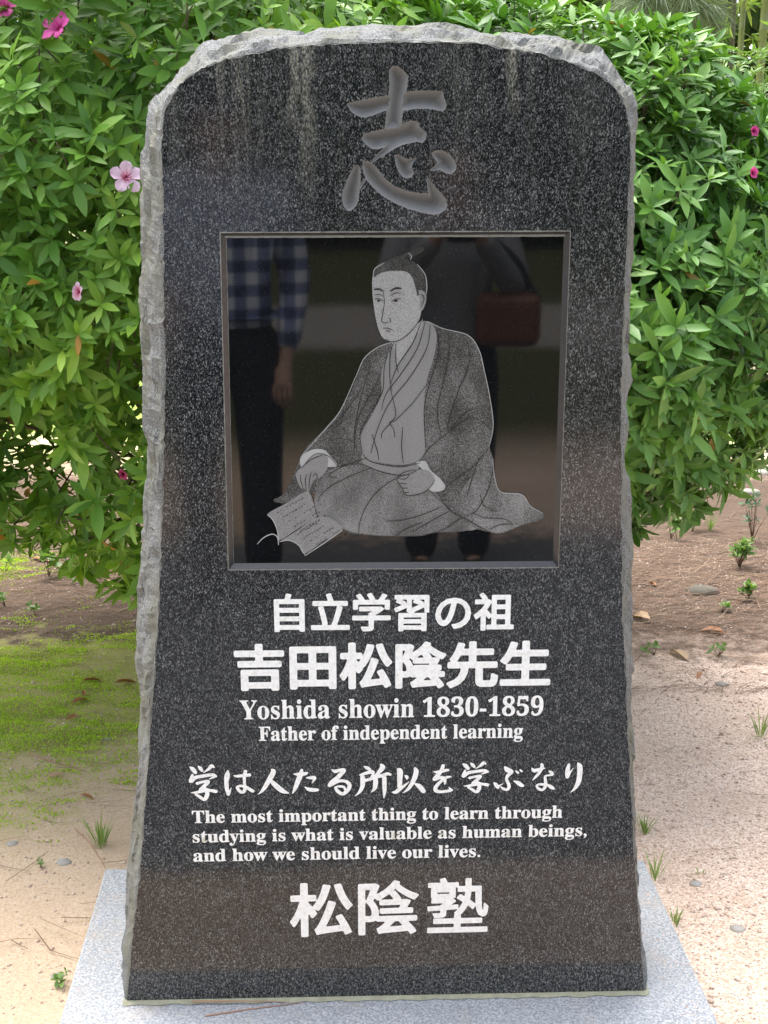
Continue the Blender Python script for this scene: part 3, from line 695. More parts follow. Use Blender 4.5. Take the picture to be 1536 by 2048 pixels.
etch('etched_cuff', [(362,995),(410,965),(455,965),(480,985),(515,1032),(470,1040),(420,1060),(365,1040)], 'etch_white')
etch('etched_hand', [(372,1030),(410,1000),(450,985),(475,1000),(470,1050),(440,1085),(410,1105),(395,1140),(385,1146),(378,1130),(360,1125),(345,1090),(340,1065)], 'etch_light')
etch('etched_cuff', [(846,1020),(885,1014),(905,1050),(945,1085),(970,1120),(962,1134),(930,1142),(900,1130),(880,1060)], 'etch_white')
etch('etched_hand', [(766,1085),(790,1062),(840,1050),(895,1052),(925,1090),(900,1130),(860,1150),(805,1155),(788,1125),(776,1105)], 'etch_light')
etch('etched_page', [(222,1235),(300,1190),(385,1140),(412,1180),(424,1230),(425,1248),(345,1300),(270,1345),(262,1300),(245,1260)], 'etch_light', 5)
etch('etched_page', [(272,1352),(345,1305),(425,1250),(470,1248),(510,1265),(537,1302),(450,1355),(378,1402),(350,1365),(310,1345)], 'etch_light', 5)
BLK = []
for r in range(5):                               # rows of unreadable brush marks on the two pages
    for k in range(9):
        if random.random() < 0.12: continue
        x, y = 262+r*24+k*12.5, 1228+r*19-k*7.2; BLK.append([(x, y), (x+4, y+random.uniform(-4, 4)), (x+8, y-4)])
        x, y = 345+r*28+k*11, 1322+r*14-k*7; BLK.append([(x, y), (x+4, y+random.uniform(-4, 4)), (x+8, y-4)])
lines('etched_page_marks', BLK, w=1.5)
lines('etched_page_edge', [[(222,1236),(245,1262),(262,1302),(270,1348)],[(272,1352),(312,1346),(352,1366),(380,1410)],[(380,1410),(452,1362),(537,1304)],[(178,1362),(205,1335),(240,1320),(262,1332),(268,1366)]], 'etch_white', 2.2)
lines('etched_outline', [[(600,640),(630,578),(690,532),(752,512)],[(365,990),(470,872),(530,796),(600,640)],[(895,428),(960,456),(1063,484),(1110,546),(1132,632),(1155,742),(1170,862),(1152,955)],[(1168,1000),(1176,1082),(1201,1142),(1290,1155),(1326,1202),(1379,1233)],[(666,238),(672,205),(712,180)],[(850,185),(882,226),(891,272),(888,312)],[(812,138),(826,150),(822,166)]], 'etch_white', 1.6)
lines('etched_features', [([(668,292),(690,290),(708,300)],3.6),([(736,300),(760,286),(784,288)],3.6),[(670,316),(690,312),(706,320)],[(738,318),(760,306),(782,308)],[(672,332),(690,330),(704,338)],[(742,342),(762,332),(782,330)],([(682,338),(694,339)],4.0),([(754,340),(768,338)],4.0),
   [(708,302),(712,350),(704,400),(702,425),(716,432),(730,428)],[(728,410),(738,418),(736,430)],[(708,455),(726,454),(748,462)],[(716,466),(738,466)],[(716,500),(745,512),(785,500),(830,462),(860,418)],[(864,312),(878,320),(876,345),(868,360)]], w=1.7)
lines('etched_folds', [[(752,514),(738,560),(735,660),(745,720)],[(760,520),(762,600),(772,640)],[(870,420),(830,520),(770,610),(738,690)],[(884,428),(850,540),(780,650),(720,730),(700,800)],[(905,440),(890,540),(820,660),(740,760),(690,860),(655,980)],[(935,455),(940,560),(905,680),(880,790),(886,960)],
   [(732,530),(712,620),(705,720),(660,800),(612,890),(620,975)],[(700,640),(650,740),(600,840),(585,980)],[(660,600),(620,720),(590,860),(585,930)],[(620,700),(560,790),(510,850),(470,880)],[(540,790),(530,850),(470,895)],
   [(980,470),(985,560),(960,680),(935,800),(950,900)],[(1060,500),(1070,600),(1030,700),(990,820),(975,880)],[(1110,790),(1050,810),(990,880)],[(1165,880),(1080,830),(985,890),(900,960),(862,1015)],[(1150,960),(1080,1040),(985,1110),(965,1130)],[(1110,1000),(1080,1090),(1060,1160)],[(1170,1040),(1150,1130),(1100,1220),(1050,1245)],
   [(620,980),(650,1012),(720,1030),(790,1037),(862,1020)],[(625,1026),(700,1058),(790,1073),(850,1052)],[(660,1040),(560,1080),(470,1130),(430,1180)],[(800,1068),(720,1110),(650,1180),(612,1260),(605,1320)],[(640,1000),(560,1025),(480,1070),(515,1085)],[(905,1140),(960,1190),(1000,1228),(1085,1272),(1150,1310)],[(960,1200),(880,1235),(790,1260),(720,1265)],[(985,1222),(900,1270),(830,1310)],[(1040,1250),(980,1290),(940,1310)],[(870,1272),(820,1290),(760,1325)],
   [(1080,1225),(1130,1250),(1210,1255),(1250,1275)],[(1115,1150),(1130,1200),(1180,1225)],[(1155,1300),(1200,1280),(1255,1278)],[(735,700),(760,810),(740,850),(705,890),(700,918)],[(892,690),(830,770),(760,840),(735,850),(752,880),(756,915)],[(790,870),(785,950),(792,1020)],[(660,900),(680,960),(690,1010)]], w=1.8)
lines('etched_fingers', [[(360,1070),(362,1100),(372,1128)],[(385,1068),(380,1100),(386,1140)],[(405,1060),(398,1090),(395,1130)],[(372,1032),(410,1003),(450,988)],[(410,1078),(425,1065),(430,1085),(410,1098)],[(365,1042),(420,985),(478,992),(514,1032)]], w=1.6)
lines('etched_fingers', [[(770,1085),(800,1088),(818,1070)],[(778,1106),(806,1108)],[(788,1126),(812,1126)],[(796,1146),(816,1144)],[(925,1092),(900,1128),(862,1150),(806,1156),(788,1128),(766,1088),(790,1062),(842,1050)]], w=1.6)

# ---- mortar squeezed out along the foot, dry needles lying on it
V, Q = [], []
foot = [(face_uv[0][0]-0.004, 0.02), (face_uv[0][0]-0.006, -0.002)] + [(x, -0.002) for x in np.linspace(face_uv[0][0], face_uv[-1][0], 60)] + [(face_uv[-1][0]+0.004, 0.0), (face_uv[-1][0]+0.004, 0.04)]
left = [(out_uv[0][0]+0.006-0.004*math.sin(t*2.2), 0.01+t*0.11) for t in np.linspace(1, 0.05, 12)]
path = foot[1:]
for k, (x, y) in enumerate(path):
    a = Vector(path[max(k-1, 0)]); b = Vector(path[min(k+1, len(path)-1)]); t = (b-a).normalized(); nr = Vector((t.y, -t.x)); w = 0.0055 + 0.002*math.sin(k*1.7) + 0.002*random.random()
    V += [(x-nr.x*0.006, y-nr.y*0.006, 0.006), (x+nr.x*0.003, y+nr.y*0.003, 0.0045), (x+nr.x*w, y+nr.y*w, 0.0015)]
    if k: o = 3*k; Q += [(o-3, o-2, o+1, o), (o-2, o-1, o+2, o+1)]
link('mortar_joint', pymesh('mortar_joint', V, Q, True), M['mortar'], root_m)

# ------------------------------------------------------------------ leaves
LS = np.array([0.0, 0.28, 0.62, 0.86, 1.0]); LW = np.array([0.05, 0.80, 0.92, 0.45, 0.0])
def leaf_arrays(pos, d, up, length, width, fold=0.25, droop=0.12):
    d = d/np.linalg.norm(d, axis=1)[:, None]
    side = np.cross(d, up); side /= (np.linalg.norm(side, axis=1)[:, None]+1e-9)
    nor = np.cross(side, d); n = len(pos)
    V = []
    for s, w in zip(LS[:-1], LW[:-1]):
        for tt in (-1, 0, 1):
            V.append(pos + d*(length*s)[:, None] + side*(width*w*tt*0.5)[:, None] + nor*((abs(tt)*fold*width*w*0.5) - droop*length*s*s)[:, None])
    V.append(pos + d*length[:, None] - nor*(droop*length)[:, None])
    V = np.stack(V, 1)                                     # n,13,3
    q = []; t = []
    for r in range(3):
        for c in range(2): q.append((r*3+c, r*3+c+1, r*3+c+4, r*3+c+3))
    t = [(9, 10, 12), (10, 11, 12)]
    off = (np.arange(n)*13)[:, None, None]
    return V.reshape(-1, 3), (np.array(t)[None]+off).reshape(-1, 3), (np.array(q)[None]+off).reshape(-1, 4)
def rosettes(pos, axis, nl, Lm, Wr, spread=(0.9, 1.5), sd=0.15):
    n = len(pos); axis = axis/np.linalg.norm(axis, axis=1)[:, None]
    ref = np.tile([0.13, 0.2, 0.97], (n, 1)); a = np.cross(axis, ref); a /= np.linalg.norm(a, axis=1)[:, None]+1e-9; b = np.cross(axis, a)
    ph = rng.uniform(0, 6.28, n); szr = rng.uniform(0.72, 1.25, n); out = [[], [], [], [], []]
    for k in range(nl):
        keep = rng.random(n) < (1.0 if k < 5 else 0.65)
        an = ph + k*2.39996 + rng.normal(0, 0.2, n)
        el = rng.uniform(spread[0], spread[1], n)*(0.45 + 0.55*min(1, (k+1)/5)) 
        d = axis*np.cos(el)[:, None] + (a*np.cos(an)[:, None] + b*np.sin(an)[:, None])*np.sin(el)[:, None]
        d[:, 2] -= 0.10
        L = Lm*szr*np.clip(rng.normal(1, sd*1.5, n), 0.5, 1.45)*(0.62 + 0.38*min(1, (k+1.5)/4))
        up = axis + rng.normal(0, 0.15, (n, 3))
        p = pos + axis*(0.012*(nl-k)/nl)
        for i, arr in enumerate((p, d, up, L, L*Wr*rng.uniform(0.85, 1.15, n))): out[i].append(arr[keep])
    return [np.concatenate(o) for o in out]
def lump(P, seed, f=4.0):
    r = np.random.default_rng(seed); k = r.normal(0, f, (10, 3)); a = r.uniform(0, 6.28, 10)
    return np.sin(P@k.T + a).sum(1)/3.2
def shrub(name, label, centre, radii, n_ros, leaf_len, seed, expo=2.4, layers=0.26, cut=None, flowers=(), group=None, wr=0.30, mat='azalea', nl=8, stems=9, pits=False):
    root = empty(name, (centre[0], centre[1], gz(centre[0], centre[1])))
    tag(root, label, 'shrub', group)
    r = np.random.default_rng(seed)
    c = np.array(centre); rad = np.array(radii)
    n = n_ros*3
    v = r.normal(0, 1, (n, 3)); v /= np.linalg.norm(v, axis=1)[:, None]
    v = v[(v[:, 1] < 0.9)][:n_ros*2]
    s = (np.abs(v)**expo).sum(1)**(-1/expo)
    dep = np.abs(r.normal(0, layers*0.55, len(v)))*r.choice([1, 1, 0.25, 0.6, 2.3], len(v))
    P0 = v*s[:, None]*rad
    k = 1 + 0.10*lump(P0, seed+1) + 0.05*lump(P0, seed+2, 9)
    nrm = np.sign(v)*(np.abs(v*s[:, None])**(expo-1))/rad; nrm /= np.linalg.norm(nrm, axis=1)[:, None]
    P = c + P0*k[:, None] - nrm*dep[:, None]
    m = np.ones(len(P), bool)
    if cut is not None: m = cut(P)
    if pits: m &= ~((lump(P, seed+5, 4.2) > 0.85) & (dep < 0.30) & (P[:, 2] < 1.62))
    P, nrm = P[m][:n_ros], nrm[m][:n_ros]
    ax = nrm*1.0 + np.array([0, 0, 0.55]) + r.normal(0, 0.28, P.shape)
    arrs = rosettes(P, ax, nl, leaf_len, wr)
    V, t, q = leaf_arrays(*arrs)
    V = V - np.array(root.location)[None]
    link('foliage', npmesh('foliage', V, t, q, True), M[mat], root)
    mb = MB(); base = Vector((0, 0, 0)); rr = random.Random(seed)
    for i in range(stems):
        a = rr.uniform(0, 6.28); b0 = Vector((math.cos(a)*0.14*radii[0], 0.75*radii[1] + math.sin(a)*0.2*radii[1], -0.03))
        top = Vector((rr.uniform(-0.8, 0.8)*radii[0], rr.uniform(-0.8, 0.5)*radii[1], centre[2]-root.location.z + rr.uniform(-0.5, 0.45)*radii[2]))
        mid = b0.lerp(top, 0.45) + Vector((rr.uniform(-.1, .1), rr.uniform(-.1, .1), rr.uniform(0.0, 0.12)))
        pts = [Vector(p) for p in smooth_curve([b0, mid, top], 5)]
        rad_ = rr.uniform(0.005, 0.010)
        mb.tube(pts, [rad_*(1-0.6*k/(len(pts)-1)) for k in range(len(pts))], 6)
        for w in range(5):
            j = rr.randrange(3, len(pts)-1); st = pts[j]
            tg = Vector(P[rr.randrange(len(P))]) - root.location
            if (tg-st).length > 0.9: tg = st + (tg-st).normalized()*0.7
            md = st.lerp(tg, 0.5) + Vector((rr.uniform(-.05, .05), rr.uniform(-.05, .05), rr.uniform(-.03, .08)))
            mb.tube([st, md, tg], [0.006, 0.0045, 0.0025], 5)
    # the twig that carries each nearer tuft of leaves
    for i in range(0, len(P), 5):
        p = Vector(P[i]) - root.location; a = Vector(ax[i]).normalized()
        mb.tube([p - a*rr.uniform(0.06, 0.14) - Vector((0, 0, 0.02)), p], [0.0022, 0.0018], 4)
    mb.build('branches', M['bark'], root)
    return root, P
def petal_flower(root, pos, direction, size, col_edge, col_core, openness=0.9, name='flower'):
    key = 'petal_%.2f_%.2f' % (col_edge[0], col_edge[1])
    if key not in M:
        t = NT('pink_petal'); c = t.coord('Object'); l = t.n('ShaderNodeVectorMath', operation='LENGTH'); t.l(c, l.inputs[0])
        colr = t.mix(t.mr(l.outputs['Value'], size*0.15, size*0.62), col_core, col_edge); t.set(colr, 0.55)
        tr = t.n('ShaderNodeBsdfTranslucent'); t.l(colr, tr.inputs[0]); mx = t.n('ShaderNodeMixShader'); mx.inputs[0].default_value = 0.3
        t.l(t.b.outputs[0], mx.inputs[1]); t.l(tr.outputs[0], mx.inputs[2]); t.l(mx.outputs[0], t.out.inputs[0]); M[key] = t.m
    V, Fc = [], []
    prof = [(0.0, 0.05), (0.22, 0.10), (0.45, 0.24), (0.70, 0.33), (0.90, 0.22), (1.0, 0.03)]
    for k in range(5):
        an = 2*math.pi*k/5 + 0.3; ca, sa = math.cos(an), math.sin(an); o = len(V)
        pl_ = random.uniform(0.82, 1.15); tw = random.uniform(-0.25, 0.25)
        for s, w in prof:
            rr_ = size*(s**1.2)*openness*pl_; h = size*0.75*(s**0.7) - size*0.55*max(0, s-0.5)*openness*random.uniform(0.7, 1.3)
            for q_ in (-1, -0.5, 0, 0.5, 1):
                x, y = rr_, q_*w*size; hh = h + abs(q_)*0.10*size*(1-s) + 0.05*size*math.sin(q_*7+k*2+s*4) + tw*q_*w*size*s
                V.append(Vector((x*ca-y*sa, x*sa+y*ca, hh)))
        for a in range(len(prof)-1):
            for b in range(4): Fc.append((o+a*5+b, o+a*5+b+1, o+(a+1)*5+b+1, o+(a+1)*5+b))
    fo = link(name, pymesh('flower', V, Fc, True), M[key], root)
    fo.location = Vector(pos) - root.location
    fo.rotation_euler = Vector(direction).to_track_quat('Z', 'Y').to_euler()
    mb = MB()
    for k in range(6):
        a = k*1.05; mb.tube([Vector((0, 0, 0.1*size)), Vector((0.12*size*math.cos(a), 0.12*size*math.sin(a), 0.55*size)), Vector((0.2*size*math.cos(a), 0.2*size*math.sin(a), 0.85*size))], [0.0007]*3, 4)
    mb.build('stamens', M[key], fo)
    return fo

L_SH, PLs = shrub('azalea_shrub', 'large azalea shrub with bright leaves and pink flowers left of the monument', (-0.80, 3.75, 1.42), (1.25, 1.15, 0.93), 16500, 0.057, 11, layers=0.42, pits=True,
    cut=lambda P: (P[:, 2] > 0.56 + 0.10*np.sin(P[:, 0]*5+1) + 0.14*np.clip(-0.75-P[:, 0], 0, 1)))
R_SH, PRs = shrub('azalea_shrub', 'rounded azalea shrub with broader darker leaves right of the monument', (0.36, 3.72, 1.27), (0.78, 0.95, 0.66), 10500, 0.060, 21, mat='azalea_dark', layers=0.36,
    cut=lambda P: (P[:, 2] > 0.60) & (P[:, 0] < 1.16 - 0.55*np.clip(1.05-P[:, 2], 0, 1)))
def front(P, px, py, rad=34):
    d = P - np.array([0, 0, CAMZ]); z = d[:, 1]*math.cos(PITCH) - d[:, 2]*math.sin(PITCH); v = d[:, 1]*math.sin(PITCH) + d[:, 2]*math.cos(PITCH)
    X = W0/2 + F*d[:, 0]/z; Y = H0/2 - F*v/z; m = (np.hypot(X-px, Y-py) < rad)
    return P[m][:, 1].min() - 0.05 if m.any() else 3.2
PALE, CORE = (0.86, 0.60, 0.76), (0.70, 0.06, 0.22); DEEP, DCORE = (0.72, 0.09, 0.38), (0.40, 0.01, 0.10)
for px, py, y, s, ce, cc, dr in ((250, 356, 2.62, 0.040, PALE, CORE, (0.35, -0.9, 0.15)), (166, 584, 2.66, 0.026, PALE, CORE, (-0.8, -0.75, 0.1)), (12, 22, 3.35, 0.036, DEEP, DCORE, (0, -1, 0.5)), (127, 66, 3.25, 0.042, DEEP, DCORE, (-0.5, -0.9, 0.7)),
        (250, 946, 2.72, 0.018, DEEP, DCORE, (-0.6, -1, -0.3)), (120, 660, 3.1, 0.022, DEEP, DCORE, (0.5, -1, -0.2))):
    petal_flower(L_SH, at_y(px, py, front(PLs, px, py) + (0.16 if px == 120 else -0.05 if px == 166 else 0.02)), dr, s, ce, cc, 0.8)
for px, py, y in ((1500, 346, 3.3), (1503, 262, 4.2)):
    petal_flower(R_SH, at_y(px, py, front(PRs, px, py)), (0.5, -1, 0.1), 0.022, DEEP, DCORE, 0.6)

# low bright shrub on the bank behind, right
q_ = at_y(1545, 300, 9.0)
B_SH, _ = shrub('azalea_shrub', 'small sunlit pale green shrub on the bank behind the right azalea', (q_.x, 9.0, 1.75), (0.75, 0.6, 0.5), 1300, 0.055, 31, mat='weed', stems=4)

# ------------------------------------------------------------------ bamboo, pine and woodland behind
def bamboo(px_top, px_bot, y, r, label, seed, h=5.5):
    cm = M['culm_dark'] if 'dark' in label else M['culm']
    a = at_y(px_bot[0], px_bot[1], y); b = at_y(px_top[0], px_top[1], y); d = (b-a); d /= d.z
    z0 = gz(a.x, y); base = a + d*(z0-a.z)
    root = empty('bamboo', base); tag(root, label, 'bamboo', 'bamboo stems on the bank'); rr = random.Random(seed)
    mb = MB(); z = -0.05; pts = []; rad = []
    while z < h:
        pts += [Vector((d.x*z, 0, z)), Vector((d.x*(z+.012), 0, z+.012)), Vector((d.x*(z+.03), 0, z+.03))]; rad += [r, r*1.13, r*0.98]; z += rr.uniform(0.20, 0.28)
    mb.tube(pts, rad, 9)
    n = 60; zz = np.array([rr.uniform(0.5, h) for _ in range(n)]); an = np.array([rr.uniform(0, 6.28) for _ in range(n)]); ln = np.array([rr.uniform(0.1, 0.6) for _ in range(n)])
    P = np.stack([d.x*zz + np.cos(an)*ln, np.sin(an)*ln, zz + ln*0.2], 1)
    for k in range(0, n, 2): mb.tube([Vector((d.x*zz[k], 0, zz[k]-0.05)), Vector(P[k])], [0.004, 0.002], 4)
    mb.build('culm', cm, root)
    ax = np.stack([np.cos(an), np.sin(an), -0.3+0*an], 1)
    arrs = rosettes(P, ax, 7, 0.15, 0.14, (0.3, 1.2)); V, t, q = leaf_arrays(*arrs, droop=0.3)
    link('leaves', npmesh('leaves', V, t, q, True), M['bamboo_leaf'], root)
bamboo((1530, 20), (1516, 205), 11.0, 0.034, 'thick yellow-green bamboo stem at the right edge of the picture', 1)
bamboo((1486, 20), (1477, 165), 11.2, 0.026, 'slim olive bamboo stem just left of the thick yellow-green one', 2)
bamboo((1468, 20), (1461, 150), 11.6, 0.022, 'dark bamboo stem second from the slim olive one in the clump', 3)
bamboo((1446, 20), (1432, 150), 11.5, 0.036, 'broad dark brown bamboo stem in the middle of the clump', 4)
bamboo((1412, 20), (1405, 150), 12.3, 0.028, 'dark bamboo stem at the left end of the clump, under the pine twigs', 5)
# pine limb reaching in from a trunk outside the frame
def needles(mb_pts, per, Ln, wid, seed, droop=0.5):
    r = np.random.default_rng(seed); P = []; Dn = []
    for p, d in mb_pts:
        dd = r.normal(0, 0.55, (per, 3)) + np.array(d)[None]*0.9; dd[:, 2] -= droop*0.4
        P.append(np.repeat(np.array(p)[None], per, 0)); Dn.append(dd)
    P = np.concatenate(P); Dn = np.concatenate(Dn); Dn /= np.linalg.norm(Dn, axis=1)[:, None]
    n = len(P); L = Ln*r.uniform(0.7, 1.2, n); side = np.cross(Dn, r.normal(0, 1, (n, 3))); side /= np.linalg.norm(side, axis=1)[:, None]; side *= wid
    mid = P + Dn*(L*0.55)[:, None]; tip = P + Dn*L[:, None]; tip[:, 2] -= droop*0.25*L
    V = np.stack([P-side, P+side, mid-side, mid+side, tip], 1).reshape(-1, 3); o = (np.arange(n)*5)[:, None]
    return V, o + np.array([[2, 3, 4]]), o + np.array([[0, 1, 3, 2]])
pr = empty('pine_tree', (3.6, 7.4, gz(3.6, 7.4)))
tag(pr, 'pine with a limb of long drooping grey-green needles hanging in above the right azalea', 'tree')
mb = MB(); mb.tube([(0, 0, -0.1), (0.05, 0, 1.2), (-0.05, 0.05, 2.6), (0.1, 0.1, 4.5)], [0.16, 0.13, 0.11, 0.08], 10)
mb.build('trunk', M['trunk'], pr)
mb = MB(); tufts = []
loc = pr.location
lim = [Vector(p) for p in smooth_curve([(3.6, 7.4, 2.75), (2.9, 7.1, 2.75), (2.2, 6.7, 2.55), at_y(1330, -25, 6.4)], 5)]
mb.tube([p-loc for p in lim], [0.045-0.035*k/(len(lim)-1) for k in range(len(lim))], 7)
rr = random.Random(3)
for k in range(30):
    tgt = at_y(rr.uniform(1240, 1425), rr.uniform(-90, 20), rr.uniform(6.1, 6.9)); st = min(lim, key=lambda p: (p-tgt).length + rr.random()*0.3)
    mb.tube([st-loc, st.lerp(tgt, 0.5)+Vector((0, 0, 0.04))-loc, tgt-loc], [0.010, 0.007, 0.004], 5)
    d = (tgt-st).normalized()
    tufts.append((tgt-loc, (d.x*0.5, d.y*0.3-0.15, -0.35))); tufts.append((st.lerp(tgt, 0.7)-loc, (d.x*0.5, d.y*0.3, -0.35)))
mb.build('limb', M['trunk'], pr)
V, t, q = needles(tufts, 90, 0.19, 0.0011, 5, 0.6)
link('needles', npmesh('needles', V, t, q), M['pine'], pr)
def wood(name, n, box, L, seed, label_kind='stuff', mat='wood_leaf', trunks=0, wr=0.5):
    r = np.random.default_rng(seed); (x0, x1), (y0, y1), (z0, z1) = box
    P = np.stack([r.uniform(x0, x1, n), r.uniform(y0, y1, n), z0 + (z1-z0)*r.random(n)], 1)
    keep = lump(P, seed, 0.9) + 0.3*r.normal(size=n) > -0.55; P = P[keep]; n = len(P)
    d = r.normal(0, 1, (n, 3)); d[:, 2] -= 0.3; up = r.normal(0, 0.6, (n, 3)) + np.array([0, 0, 1])
    L = L*r.uniform(0.6, 1.4, n)
    V, t, q = leaf_arrays(P, d, up, L, L*wr)
    if trunks:
        off = len(V); TV = []; TQ = []
        for k in range(trunks):
            x, y = r.uniform(x0, x1), r.uniform(y0, y1); z = gz(x, y); s = r.uniform(0.06, 0.16)
            a, b = tube_data([(x, y, z-0.2), (x+r.normal(0, .2), y, z+2.5), (x+r.normal(0, .4), y, z+6)], [s, s*.85, s*.6], 6)
            TQ += [tuple(i+off+len(TV) for i in f) for f in b if len(f) == 4]; TV += [tuple(p) for p in a]
        V = np.concatenate([V, np.array(TV)]); q = np.concatenate([q, np.array(TQ)])
    o = link(name, npmesh(name, V, t, q, True), M[mat]); tag(o, kind='stuff'); return o
wood('woodland', 60000, ((-9, 11), (14, 20), (2.0, 9.0)), 0.27, 41, trunks=30)
wood('woodland', 16000, ((-30, 30), (-24, -18), (0.2, 9.5)), 0.75, 43, trunks=30)

# ------------------------------------------------------------------ things on the ground
def visible_ground(n, x0, x1, y0, y1, r): return r.uniform(x0, x1, n), r.uniform(y0, y1, n)
def off_plinth(x, y):
    p = np.stack([x - B0.x, y - B0.y], 1); a = p@np.array(UX.xy); b = p@np.array(BY.xy)
    return ~((a > -0.60) & (a < 0.60) & (b > -0.12) & (b < bl.y + 0.01))
def pebbles():
    r = np.random.default_rng(5)
    xa, ya = r.uniform(0.25, 2.0, 30000), 1.6 + 3.6*r.random(30000)**1.2
    xb, yb = r.uniform(-2.0, -0.25, 9000), 1.6 + 3.2*r.random(9000)
    x = np.r_[xa, xb]; y = np.r_[ya, yb]; m = off_plinth(x, y); x, y = x[m], y[m]; n = len(x)
    z = bank(x, y) + bumps(x, y) - 0.004
    s = np.exp(r.normal(math.log(0.0026), 0.42, n)); s = np.clip(s, 0.0014, 0.011)
    o8 = np.array([[1, 0, 0], [0, 1, 0], [-1, 0, 0], [0, -1, 0], [0, 0, 0.7], [0, 0, -0.4], ])
    V = o8[None]*s[:, None, None]*r.uniform(0.6, 1.3, (n, 6, 1)); an = r.uniform(0, 6.28, n); c, sn = np.cos(an), np.sin(an)
    V = np.stack([V[..., 0]*c[:, None]-V[..., 1]*sn[:, None], V[..., 0]*sn[:, None]+V[..., 1]*c[:, None], V[..., 2]], -1) + np.stack([x, y, z+s*0.1], 1)[:, None]
    t = np.array([(0, 1, 4), (1, 2, 4), (2, 3, 4), (3, 0, 4), (1, 0, 5), (2, 1, 5), (3, 2, 5), (0, 3, 5)])
    o = link('gravel', npmesh('gravel', V.reshape(-1, 3), (t[None]+(np.arange(n)*6)[:, None, None]).reshape(-1, 3)), M['pebble']); tag(o, kind='stuff')
pebbles()
def slab_sand():
    r = np.random.default_rng(15); n = 900
    e = np.abs(r.normal(0, 0.05, n)); t_ = r.uniform(0, 1, n); sd_ = r.random(n) < 0.5
    y = FL.y + t_*(bl.y - FL.y); xl = FL.x + (bl.x-FL.x)*t_ + e + 0.008; xr = FR.x + (br_.x-FR.x)*t_ - e - 0.008
    x = np.where(sd_, xl, xr); k = (y < 0) | (np.abs(x) > 0.50); x, y = x[k], y[k]; n = len(x)
    s_ = np.exp(r.normal(math.log(0.0011), 0.4, n)); o6 = np.array([[1, 0, 0], [0, 1, 0], [-1, 0, 0], [0, -1, 0], [0, 0, 0.8]])
    P = np.stack([B0.x + x*UX.x + y*BY.x, B0.y + x*UX.y + y*BY.y, np.full(n, PL_Z+0.0002)], 1)
    V = (o6[None]*s_[:, None, None] + P[:, None]).reshape(-1, 3); tr = np.array([(0, 1, 4), (1, 2, 4), (2, 3, 4), (3, 0, 4)])
    tag(link('sand_grains', npmesh('sand_grains', V, (tr[None]+(np.arange(n)*5)[:, None, None]).reshape(-1, 3)), M['pebble']), kind='stuff')
slab_sand()
def moss():
    r = np.random.default_rng(6); n = 210000
    x, y = r.uniform(-1.9, -0.35, n), r.uniform(2.5, 5.2, n)
    d = np.hypot((x+1.0)/0.68, (y-3.68)/0.48); d2 = np.hypot((x+1.1)/0.35, (y-3.0)/0.35)+0.45; d3 = np.hypot((x+1.65)/0.22, (y-4.8)/0.16)
    P3 = np.stack([x, y, 0*x], 1)
    nz = 0.45*lump(P3, 4, 7) + 0.25*lump(P3, 5, 18)
    m = (np.minimum(np.minimum(d, d2), d3) + nz + r.normal(0, 0.28, n) + 0.35*np.clip(lump(P3, 9, 40), -1, 2) < 0.80) & off_plinth(x, y); x, y = x[m], y[m]; n = len(x)
    z = bank(x, y) + bumps(x, y) - 0.006 + 0.010*np.clip(lump(np.stack([x, y, 0*x], 1), 9, 26) + 0.3, 0, 1.5)
    pos = np.stack([x, y, z], 1); dr = r.normal(0, 0.6, (n, 3)); dr[:, 2] = np.abs(dr[:, 2])+0.5
    L = r.uniform(0.003, 0.008, n); up = r.normal(0, 1, (n, 3))
    side = np.cross(dr, up); side /= np.linalg.norm(side, axis=1)[:, None]; dr /= np.linalg.norm(dr, axis=1)[:, None]
    V = np.stack([pos-side*0.0012, pos+side*0.0012, pos+dr*(L*.6)[:, None]+side*0.0022, pos+dr*(L*.6)[:, None]-side*0.0022, pos+dr*L[:, None]], 1).reshape(-1, 3)
    o = (np.arange(n)*5)[:, None]
    ob = link('moss', npmesh('moss', V, o+np.array([[3, 2, 4]]), o+np.array([[0, 1, 2, 3]])), M['moss']); tag(ob, kind='stuff')
moss()
def litter():
    r = np.random.default_rng(8)
    xa, ya = r.uniform(0.1, 2.0, 4200), np.clip(r.normal(4.6, 0.5, 4200), 3.6, 6.2)
    xb, yb = r.uniform(-2.1, -0.1, 1500), np.clip(r.normal(4.75, 0.4, 1500), 4.1, 6.0)
    xc, yc = r.uniform(-1.7, -0.6, 90), r.uniform(2.2, 4.2, 90)
    xd, yd = r.uniform(0.75, 1.8, 50), r.uniform(2.2, 4, 50)
    x = np.r_[xa, xb, xc, xd]; y = np.r_[ya, yb, yc, yd]; m = off_plinth(x, y); x, y = x[m], y[m]; n = len(x)
    z = bank(x, y) + bumps(x, y) + np.abs(r.normal(0, 0.008, n))
    an = r.normal(0.1, 0.55, n); L = r.uniform(0.06, 0.17, n); d = np.stack([np.cos(an), np.sin(an), r.normal(0, 0.06, n)], 1)
    s = np.stack([-np.sin(an), np.cos(an), 0*an], 1)*0.0011; p = np.stack([x, y, z], 1); bend = np.stack([-np.sin(an), np.cos(an), 0.1+0*an], 1)*(r.normal(0, 0.06, n)*L)[:, None]
    a = p - d*(L/2)[:, None]; b = p + d*(L/2)[:, None]; c = p + bend; up = np.array([0, 0, 0.0012])
    V = np.stack([a-s, a+s, c-s, c+s, b-s*.4, b+s*.4], 1); V[:, ::2] += 0; V = V.reshape(-1, 3); o = (np.arange(n)*6)[:, None]
    ob = link('pine_needle_litter', npmesh('litter', V, None, np.concatenate([o+np.array([[0, 1, 3, 2]]), o+np.array([[2, 3, 5, 4]])])), M['needle']); tag(ob, kind='stuff')
litter()
